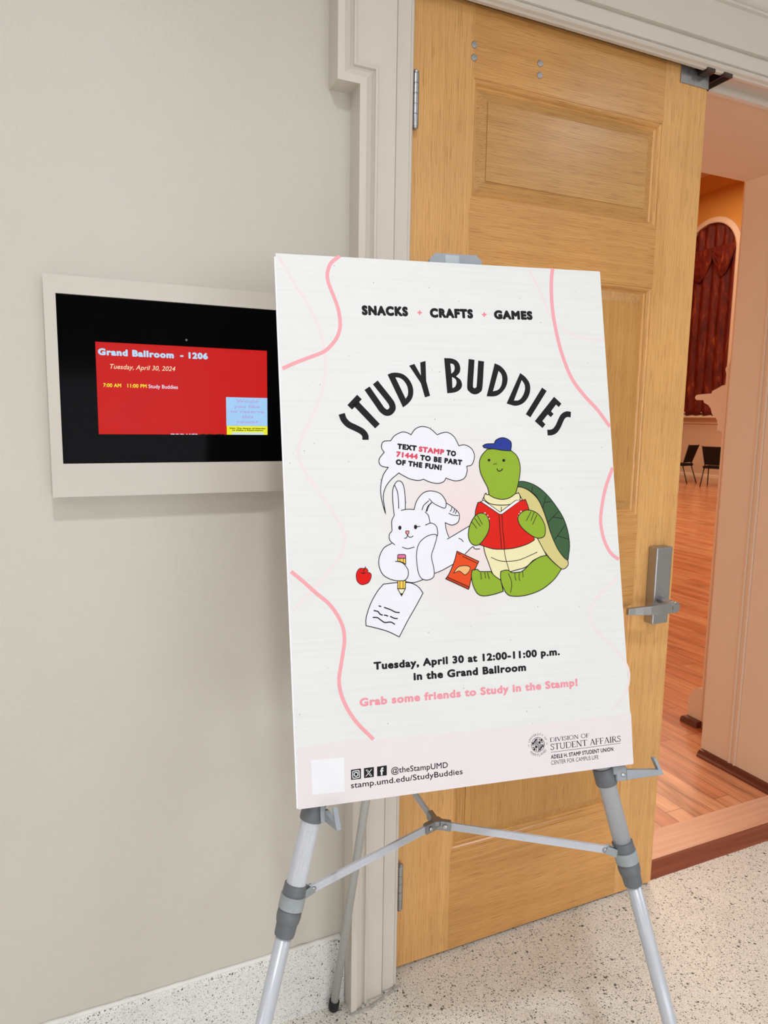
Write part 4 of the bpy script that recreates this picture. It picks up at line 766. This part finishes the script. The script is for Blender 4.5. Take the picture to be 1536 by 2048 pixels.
for i in range(len(bar) - 1):
    for k in range(4): fs.append((4 * i + k, 4 * i + (k + 1) % 4, 4 * i + 4 + (k + 1) % 4, 4 * i + 4 + k))
m.add(vs, fs); m.lathe([(0, .0155), (.001, .0163), (.010, .0163), (.011, .0155)], (.834, -.078, .948), (0, -1, 0), 26)
finish('lever', m, M_STEEL, lv, bevel=.002)
# strikes under the frame head
st = tag(thing('strike_plate', (.93, .01, 2.448)), 'dark metal strike plates under the door frame head beside the corner bracket', 'strike plate')
finish('plate', MB().box(.862, .892, -.037, .012, 2.4235, 2.446, .001), M_BRONZE, st); finish('plate', MB().box(.925, .958, -.037, .049, 2.4235, 2.446, .001), M_BRONZE, st)
finish('keeper', MB().box(.931, .952, -.030, .044, 2.422, 2.4300, .001), M_DARK, st)

# ------------------------------------------------------------------ wall display
FX0, FX1, FZ0, FZ1, FY = -.786, -.284, 1.321, 1.734, -.075
BX0, BX1, BZ0, BZ1 = -.7655, -.304, 1.385, 1.7005
dsp = tag(thing('wall_display', (-.535, WT, 1.321)), 'black wall display with red event screen in a cream frame', 'display')
m = MB(); m.sweep([(FX0, FZ0), (FX1, FZ0), (FX1, FZ1), (FX0, FZ1)], [(0, WT), (0, FY + .002), (.0006, FY + .0006), (.002, FY), (.0195, FY), (.0203, FY + .0008), (.0203, -.060)], True)
m.v = m.v; frame = MB()
for x0, x1, z0, z1 in ((FX0, BX0, FZ0, FZ1), (BX1, FX1, FZ0, FZ1), (BX0, BX1, FZ0, BZ0), (BX0, BX1, BZ1, FZ1)): frame.box(x0, x1, FY, WT, z0, z1)
finish('mounting_frame', frame, M_FRAME, dsp)
SX0, SX1, SZ0, SZ1 = -.7005, -.3660, 1.4412, 1.6168
bz = MB(); g_ = .0015
for x0, x1, z0, z1 in ((BX0 + g_, SX0, BZ0 + g_, BZ1 - g_), (SX1, BX1 - g_, BZ0 + g_, BZ1 - g_), (SX0, SX1, BZ0 + g_, SZ0), (SX0, SX1, SZ1, BZ1 - g_)): bz.box(x0, x1, -.0705, -.058, z0, z1)
finish('bezel', bz, M_GLASS, dsp)
finish('back_panel', MB().box(BX0, BX1, -.058, WT, BZ0, BZ1), M_DARK, dsp)
scr = finish('screen', MB().box(SX0 - .002, SX1 + .002, -.0662, -.0585, SZ0 - .002, SZ1 + .002), GM['scr_red'], dsp)
nb = finish('notice_box', MB().box(-.4530, -.3655, -.0664, -.0661, 1.4595, 1.5187), GM['scr_blue'], scr)
finish('notice_strip', MB().box(-.4524, -.3655, -.0664, -.0661, 1.4405, 1.4594), GM['scr_yel'], scr)
finish('notice_patch', MB().box(-.4420, -.3740, -.0666, -.0663, 1.4405, 1.4466), GM['scr_patch'], scr)
by = {}
for part, colr, s_, q0, q1, h, bold, shear in SCREEN_TEXT:
    vs, fs, wd = glyphs(s_, bold, shear); zz = (q0[1] + q1[1]) / 2; k = (q1[0] - q0[0]) / wd
    by.setdefault((part, colr), MB()).add([(q0[0] + v.x * k, -.0667, zz + v.y * h) for v in vs if True], fs)
for (part, colr), mb in by.items(): finish(part, mb, GM[colr], scr)
finish('camera_dot', MB().lathe([(0, .0022), (.0004, .0022)], (-.531, -.0705, 1.6292), (0, -1, 0), 14), M_GREY, dsp)

# ------------------------------------------------------------------ easel
PT = Vector((-.424732, -.348705, 1.752382)); PE = Vector((.984988, -.171945, .015297)); PU = Vector((.0197465, .2002636, .979543)); PN = Vector((-.171491, -.964536, .2006525))
P = lambda u, v, w: PT + PE * u + PU * v + PN * w          # metres: right, up, towards the viewer
AXP = (PE, PU, PN)
ez = tag(thing('display_easel', (-.2, -.42, 0)), 'silver telescopic tripod easel holding the event poster', 'easel')
def fluted(a, b, r, seg=60, n=20, depth=.0004):
    m = MB(); ax = (Vector(b) - Vector(a)); L = ax.length; ax.normalize(); t = ax.orthogonal().normalized(); q = ax.cross(t); vs = []; fs = []
    for d in (0, L):
        for k in range(seg * 2):
            an = 2 * math.pi * k / (seg * 2); rr = r - (depth if k % 3 == 0 else 0)
            vs.append(Vector(a) + ax * d + (t * math.cos(an) + q * math.sin(an)) * rr)
    K = seg * 2
    for k in range(K): fs.append((k, (k + 1) % K, K + (k + 1) % K, K + k))
    fs += [tuple(range(K)), tuple(range(K, 2 * K))]; m.add(vs, fs); return m
LF, LT, LR = Vector((-.672, -.638, 0)), P(.2967, -.0085, -.03), Vector((-.44242, -.52809, .72544))
RF, RT, RR = Vector((.286, -.809, 0)), P(.362, .010, -.03), Vector((.14328, -.63414, .71625))
def front_leg(F, T_, ring, flutes):
    d = (F - T_).normalized(); ring = T_ + d * (ring - T_).dot(d)
    leg = finish('leg', fluted(T_, ring + d * .010, .0162) if flutes else MB().cyl(T_, ring + d * .010, .0162, 40), M_ALU, ez)
    finish('lower_tube', MB().cyl(ring + d * .060, F - d * .03, .0131, 32), M_ALU, leg)
    finish('upper_ring', MB().lathe([(0, .0175), (.001, .0188), (.016, .0192), (.018, .0188)], ring, d, 36), M_GREY, leg)
    finish('metal_band', MB().lathe([(.0172, .0198), (.0175, .0207), (.0385, .0207), (.0388, .0198)], ring, d, 36), M_ZINC, leg)
    finish('lock_collar', MB().lathe([(.0386, .0192), (.050, .0200), (.0545, .0197), (.0600, .0186), (.0605, .0172), (.079, .0166), (.0815, .0160), (.082, .0135)], ring, d, 36), M_GREY, leg)
    finish('rubber_foot', MB().lathe([(0, .0145), (.004, .016), (.035, .016), (.037, .0145)], F + Vector((0, 0, .002)), -d, 28), M_RUB, leg)
    return leg, ring, d
legL, ringL, dL = front_leg(LF, LT, LR, True)
legR, ringR, dR = front_leg(RF, RT, RR, False)
for k in range(4):                                           # the fine grooves on the right upper tube
    off = dR.orthogonal()
HUB = Vector((-.15701, -.47293, .72983)); RLF = Vector((-.204, -.0545, 0)); RLT = Vector((-.10, -.352, 1.715)); REAR = RLF + (RLT - RLF) * .452
rear = finish('leg', MB().cyl(RLT, RLF + (RLT - RLF) * .012, .0098, 28), M_REAR, ez)
rear['label'] = 'plain grey rear leg'
finish('rubber_foot', MB().lathe([(0, .0075), (.003, .0118), (.008, .0132), (.028, .0128), (.030, .0118)], RLF + Vector((0, 0, .0015)), RLT - RLF, 28), M_RUB, rear)
finish('metal_band', MB().lathe([(-.012, .0108), (-.011, .0118), (.011, .0118), (.012, .0108)], REAR, RLT - RLF, 24), M_ZINC, rear)
# spreader bars and hub
PL, PR = Vector((-.42438, -.53569, .71429)), Vector((.11331, -.63295, .70633))
def bar(a, b, hgt=.0140, th=.0050):
    a = Vector(a); b = Vector(b); d = (b - a); L = d.length; d.normalize(); s_ = d.cross(Vector((0, 0, 1))).normalized(); u_ = s_.cross(d)
    m = MB()
    prof = [(-hgt / 2, -th / 2), (hgt / 2, -th / 2), (hgt / 2, th / 2), (-hgt / 2, th / 2)]
    n_ = 9; face = [(-hgt / 2 + .0012 + (hgt - .0024) * i / (n_ * 2), (-th / 2 + (.0005 if i % 2 else 0))) for i in range(n_ * 2 + 1)]
    pts = [(-hgt / 2, -th / 2)] + face + [(hgt / 2, -th / 2), (hgt / 2, th / 2)] + [(-x, -y) for x, y in face] + [(-hgt / 2, th / 2)]
    pts = [p for i, p in enumerate(pts) if i == 0 or p != pts[i - 1]]
    m.prism(pts, lambda x, y, q: a + d * q + u_ * x + s_ * y, 0, L); return m, d, s_, u_
hubm = MB(); ends = {}
for nm, e0 in (('L', PL), ('R', PR), ('B', REAR)):
    dd = (e0 - HUB).normalized(); gap = .014
    mb, d, s_, u_ = bar(HUB + dd * gap, e0 - dd * (.012 if nm == 'B' else .0), th=.0046)
    br = finish('spreader_bar', mb, M_ALU, ez)
    if nm != 'B':
        finish('rivet', MB().lathe([(0, .0042), (.0015, .0040), (.0026, .0024)], e0 - dd * .006 - s_ * .0 + (s_ * .0024 if s_.y < 0 else -s_ * .0024), (s_ if s_.y < 0 else -s_), 18), M_HINGE, br)
        finish('rivet', MB().lathe([(0, .0046), (.0015, .0044), (.0028, .0026)], HUB + dd * .017 + (s_ * .0055 if s_.y < 0 else -s_ * .0055), (s_ if s_.y < 0 else -s_), 18), M_HINGE, br)
    a = HUB + dd * .002
    for sgn in (-1, 1):
        hubm.obox(HUB + dd * .015 + s_ * sgn * .0042 - u_ * .000, (d, s_, u_), (.026, .0018, .0165), .0007)
    hubm.obox(HUB + dd * .012 + u_ * .0088, (d, s_, u_), (.030, .0104, .0022), .0008)
hubm.lathe([(-.0005, .009), (.0015, .010), (.0100, .010), (.0112, .008)], HUB, (0, 0, 1), 24)
finish('spreader_hub', hubm, metal('hub_steel', srgb(150, 152, 156), .35), ez)
for ring, d, e0, dd, leg in ((ringL, dL, PL, (HUB - PL).normalized(), legL), (ringR, dR, PR, (HUB - PR).normalized(), legR)):
    c0 = ring + d * .028; v_ = (e0 - c0); s_ = dd.cross(Vector((0, 0, 1))).normalized()
    mid = (c0 + e0) / 2; x_ = v_.normalized(); z_ = x_.cross(s_).normalized(); y_ = z_.cross(x_)
    m = MB()
    for sg in (-1, 1): m.obox(mid + y_ * sg * .0040, (x_, y_, z_), (v_.length + .012, .0016, .015), .0006)
    finish('band_lug', m, M_ZINC, leg)
# head and hooks
m = MB(); hu0, hu1, hv0, hv1 = .2745, .3755, -.085, .0215
hp = [(hu0, hv0), (hu1, hv0), (hu1, hv1 - .010), (hu1 - .010, hv1), (hu0 + .012, hv1), (hu0, hv1 - .012)]
m.prism(hp, lambda a, b, d: P(a, b, d), -.048, -.009)
finish('head_clamp', m, M_GREYL, ez, bevel=.0015)
finish('worn_label', MB().obox(P(.318, .0105, -.0088), AXP, (.026, .016, .0004), 0), plastic('pale_tape', srgb(178, 184, 190), .5, .4, .1), ez)
def hook(ring_leg, T_, d, c, dirv, leg):
    """grey clamp round the tube with a swivelling shelf arm"""
    c = T_ + d * (c - T_).dot(d)
    q = finish('hook_clamp', MB().lathe([(-.016, .0168), (-.015, .0192), (.013, .0196), (.016, .0186), (.017, .0168)], c, d, 32), M_GREY, leg)
    dirv = dirv.normalized(); up = PU; sd = dirv.cross(up).normalized(); up = sd.cross(dirv)
    return q, c, dirv, sd, up
q, c, dv, sd, up = hook('R', RT, dR, P(.5836, -.9355, -.03), PE + PN * .12, legR)
piv = P(.5955, -.9335, -.012)
m = MB(); m.obox(P(.590, -.9335, -.0125), AXP, (.022, .026, .008), .003); m.obox(P(.5865, -.9265, -.018), AXP, (.026, .016, .018), .003)
finish('hook_lug', m, M_GREYL, q); finish('rivet', MB().lathe([(0, .0042), (.0014, .004), (.0024, .002)], P(.592, -.9345, -.0085), PN, 16), M_HINGE, q)
def arm(piv, dv, up, sd, L, mat, parent, w=.009):
    poly = [(-.004, -.0105), (L, -.0062), (L + .002, -.0052), (L - .0115, .0255), (L - .0165, .0245), (L - .0085, .0035), (-.004, .0075)]
    m = MB(); m.prism(poly, lambda a, b, t_: piv + dv * a + up * b + sd * t_, -w / 2, w / 2)
    return finish('hook_arm', m, mat, parent, bevel=.0008)
arm(P(.603, -.9345, -.012), (PE * .985 + PN * .10 - PU * .02).normalized(), PU, PE.cross(PU).normalized(), .0665, M_GREYL, q, .010)
q, c, dv, sd, up = hook('L', LT, dL, P(.0265, -.9285, -.03), PN, legL)
m = MB(); m.obox(P(.0405, -.9300, -.020), AXP, (.0085, .028, .024), .0015); finish('hook_lug', m, M_GREYL, q)
dvl = (PN + PE * .16).normalized(); sdl = dvl.cross(PU).normalized()
arm(P(.0465, -.9325, -.012), dvl, PU, sdl, .060, M_GREYL, q, .008)

# ------------------------------------------------------------------ poster
PW, PH = .6096, .9144
BLUSH = (-.015 * 5.3, 0, -.44 * 4.6)
M_PAPER = paper()
ps = tag(thing('event_poster', P(PW / 2, -PH, 0)), 'white event poster with cartoon rabbit and turtle leaning on the silver easel', 'poster')
ps.rotation_euler = (0, 0, 0)
finish('backing_board', MB().obox(P(PW / 2 - .0025, -PH / 2 - .0022, -.0034), AXP, (PW, PH - .006, .0052), .0004), M_FOAM, ps)
sheet = finish('printed_sheet', MB().obox(P(PW / 2, -PH / 2, -.0002), AXP, (PW, PH, .0006), 0), M_PAPER, ps)
U = lambda q, lay: P(q[0] / 1000, -q[1] / 1000, .00012 + .00006 * lay)
parts = {}
def put(part, colr, vs, fs, lay): parts.setdefault(part, {}).setdefault(colr, MB()).add([U(v, lay) for v in vs], fs)
SERIF = {  # light roman capitals as strokes: (points, width) on a cap height of 1
 'D': (.78, [([(.12, 0), (.12, 1)], .12), ([(.12, .97), (.40, .97), (.62, .86), (.70, .62), (.70, .38), (.62, .14), (.40, .03), (.12, .03)], .07), ([(.02, .02), (.2, .02)], .05), ([(.02, .98), (.2, .98)], .05)]),
 'I': (.30, [([(.15, 0), (.15, 1)], .12), ([(.03, .02), (.27, .02)], .05), ([(.03, .98), (.27, .98)], .05)]),
 'V': (.78, [([(.10, 1), (.40, 0)], .12), ([(.68, 1), (.40, 0)], .06), ([(0, .98), (.22, .98)], .05), ([(.56, .98), (.78, .98)], .05)]),
 'S': (.56, [([(.46, .82), (.36, .95), (.22, .96), (.11, .84), (.13, .68), (.28, .54), (.42, .42), (.47, .26), (.40, .09), (.26, .03), (.13, .07), (.06, .2)], .09), ([(.46, .72), (.46, .96)], .04), ([(.06, .04), (.06, .28)], .04)]),
 'O': (.82, [([(.41, .98), (.20, .90), (.09, .65), (.09, .35), (.20, .10), (.41, .02), (.62, .10), (.73, .35), (.73, .65), (.62, .90), (.41, .98)], .09)]),
 'N': (.80, [([(.14, 0), (.14, 1)], .06), ([(.14, 1), (.66, 0)], .12), ([(.66, 0), (.66, 1)], .06), ([(.02, .02), (.26, .02)], .05), ([(.02, .98), (.16, .98)], .05), ([(.54, .98), (.78, .98)], .05)]),
 'F': (.58, [([(.14, 0), (.14, 1)], .12), ([(.02, .97), (.52, .97)], .06), ([(.14, .52), (.42, .52)], .06), ([(.02, .02), (.26, .02)], .05), ([(.52, .80), (.52, 1)], .045), ([(.42, .43), (.42, .61)], .04)]),
 'T': (.66, [([(.33, 0), (.33, 1)], .12), ([(.04, .97), (.62, .97)], .06), ([(.21, .02), (.45, .02)], .05), ([(.04, .80), (.04, 1)], .045), ([(.62, .80), (.62, 1)], .045)]),
 'U': (.78, [([(.14, 1), (.14, .30), (.22, .08), (.38, .02), (.54, .08), (.62, .30), (.62, 1)], .09), ([(.02, .98), (.26, .98)], .05), ([(.50, .98), (.74, .98)], .05)]),
 'E': (.60, [([(.14, 0), (.14, 1)], .12), ([(.02, .97), (.52, .97)], .06), ([(.14, .52), (.42, .52)], .06), ([(.02, .03), (.55, .03)], .06), ([(.52, .82), (.52, 1)], .045), ([(.55, 0), (.55, .20)], .045)]),
 'A': (.76, [([(.12, 0), (.38, 1)], .06), ([(.38, 1), (.66, 0)], .12), ([(.22, .36), (.52, .36)], .05), ([(.02, .02), (.22, .02)], .05), ([(.54, .02), (.76, .02)], .05)]),
 'R': (.70, [([(.14, 0), (.14, 1)], .12), ([(.14, .97), (.36, .97), (.50, .86), (.50, .64), (.36, .52), (.14, .52)], .07), ([(.32, .52), (.62, .02)], .12), ([(.02, .02), (.26, .02)], .05), ([(.56, .02), (.70, .02)], .05)]),
 ' ': (.34, [])}
for it in ART:
    if it[0] == 'F':
        _, part, colr, lay, loops, smooth = it
        pl = [spline(l_, True, smooth) for l_ in loops]
        allp = [q_ for l_ in pl for q_ in l_]
        tr = tessellate_polygon([[Vector((q_.x, q_.y, 0)) for q_ in l_] for l_ in pl])
        put(part, colr, allp, [tuple(t_) for t_ in tr], lay)
    elif it[0] == 'L':
        _, part, colr, lay, w_, segs, closed, smooth = it
        vs, fs = ribbon(spline(segs, bool(closed), smooth), w_, bool(closed)); put(part, colr, vs, fs, lay)
    elif it[0] == 'X':
        _, part, colr, lay, s_, q0, q1, h, bold, shear, serif = it
        q0 = Vector(q0); q1 = Vector(q1); dr = (q1 - q0); wd_ = dr.length; dr.normalize(); upv = Vector((dr.y, -dr.x))
        if serif:
            tot = sum(SERIF[ch][0] for ch in s_) - .06; x = 0
            for ch in s_:
                for pts, sw in SERIF[ch][1]:
                    k = wd_ / tot; pp = spline([[(a, b) for a, b in pts]], False, len(pts) > 4, 4)
                    vs, fs = ribbon(pp, sw, False); put(part, colr, [q0 + dr * ((x + v.x) * k) + upv * (v.y * h) for v in vs], fs, lay)
                x += SERIF[ch][0]
        else:
            vs, fs, wd = glyphs(s_, bold, shear); k = wd_ / wd
            put(part, colr, [q0 + dr * (v.x * k) + upv * (v.y * h) for v in vs], fs, lay)
    elif it[0] == 'C':                                      # university seal: ring lettering round a quartered globe
        _, part, colr, lay, cc, r = it; cc = Vector(cc)
        circ = [cc + Vector((math.cos(t_), math.sin(t_))) * r for t_ in [k * math.pi / 24 for k in range(48)]]
        vs, fs = ribbon(circ, r * .07, True); put(part, colr, vs, fs, lay)
        put(part, colr, *ribbon([cc + Vector((-r, 0)), cc + Vector((r, 0))], r * .06, False), lay); put(part, colr, *ribbon([cc + Vector((0, -r)), cc + Vector((0, r))], r * .06, False), lay)
        def clip(pts): return [q_ if (q_ - cc).length <= r * .98 else cc + (q_ - cc).normalized() * r * .98 for q_ in pts]
        for qx, qy in ((-1, -1), (1, 1)):                   # banded quarters
            for k in range(4):
                x = (.10 + .22 * k) * r; z0 = .06 * r; zz = math.sqrt(max(0, r * r - (x + .12 * r) ** 2)) * .95
                top = cc + Vector((qx * x, qy * z0)); 
                poly = clip([cc + Vector((qx * x, qy * z0)), cc + Vector((qx * (x + .12 * r), qy * z0)), cc + Vector((qx * (x + .12 * r) , qy * max(zz * (.95 if k % 2 else .55), .2 * r))), cc + Vector((qx * x, qy * max(zz, .2 * r)))])
                put(part, colr, poly, [(0, 1, 2, 3)], lay)
            vs, fs = ribbon(clip([cc + Vector((qx * .08 * r, qy * .85 * r)), cc + Vector((qx * .85 * r, qy * .12 * r))]), r * .16, False); put(part, colr, vs, fs, lay)
        for qx, qy in ((1, -1), (-1, 1)):                   # crossed quarters
            for (ax, ay, bx, by_) in ((.1, .1, .5, .1), (.42, .42, .8, .42)):
                put(part, colr, clip([cc + Vector((qx * ax * r, qy * ay * r)), cc + Vector((qx * (ax + .34) * r, qy * ay * r)), cc + Vector((qx * (ax + .34) * r, qy * (ay + .34) * r)), cc + Vector((qx * ax * r, qy * (ay + .34) * r))]), [(0, 1, 2, 3)], lay)
            vs, fs = ribbon([cc + Vector((qx * .52 * r, qy * .28 * r)), cc + Vector((qx * .84 * r, qy * .28 * r))], r * .12, False); put(part, colr, vs, fs, lay)
            vs, fs = ribbon([cc + Vector((qx * .26 * r, qy * .52 * r)), cc + Vector((qx * .26 * r, qy * .84 * r))], r * .12, False); put(part, colr, vs, fs, lay)
        def around(s2, mid, span, rad, flip, h):
            vs_w = [glyphs(ch, -.005)[2] if ch != ' ' else .4 for ch in s2]; tot = sum(vs_w) + .22 * (len(s2) - 1); x = 0
            for ch, w2 in zip(s2, vs_w):
                t_ = (x + w2 / 2) / tot - .5; x += w2 + .22
                if ch == ' ': continue
                an = mid + t_ * span * (-1 if flip else 1); ctr = cc + Vector((math.cos(an), math.sin(an))) * rad
                tx = Vector((-math.sin(an), math.cos(an))) * (-1 if flip else 1); uy = Vector((math.cos(an), math.sin(an))) * (-1 if flip else 1)
                gv, gf, gw = glyphs(ch, -.005)
                put(part, colr, [ctr + tx * (v.x - gw / 2) * h + uy * (v.y - .5) * h for v in gv], gf, lay)
        around('UNIVERSITY OF', -math.pi / 2, 2.45, r * 1.42, False, r * .30)
        around('MARYLAND', math.pi / 2, 1.9, r * 1.42, True, r * .34)
        around('18', math.pi, .22, r * 1.42, False, r * .2); around('56', 0, .22, r * 1.42, False, r * .2)
for part, cols in parts.items():
    big = MB(); mats = []; idx = []
    for colr, mb in cols.items():
        big.add(mb.v, mb.f); mats.append(PM[colr]); idx += [len(mats) - 1] * len(mb.f)
    pn = part.split('#')[0]; me = bpy.data.meshes.new(pn); o = bpy.data.objects.new(pn, me); COL.objects.link(o)
    org = WORLDLOC[sheet.name]; me.from_pydata([tuple(Vector(v) - org) for v in big.v], [], big.f)
    for m_ in mats: me.materials.append(m_)
    for p_, k in zip(me.polygons, idx): p_.material_index = k
    o.parent = sheet
for n_, l_ in (('turtle_print', 'green cartoon turtle in a blue cap with a red book'), ('rabbit_print', 'white cartoon rabbit lying down'), ('ribbon_print', 'pink wavy ribbons'), ('footer_print', 'pale pink footer with black lettering')):
    if n_ in bpy.data.objects: bpy.data.objects[n_]['label'] = l_
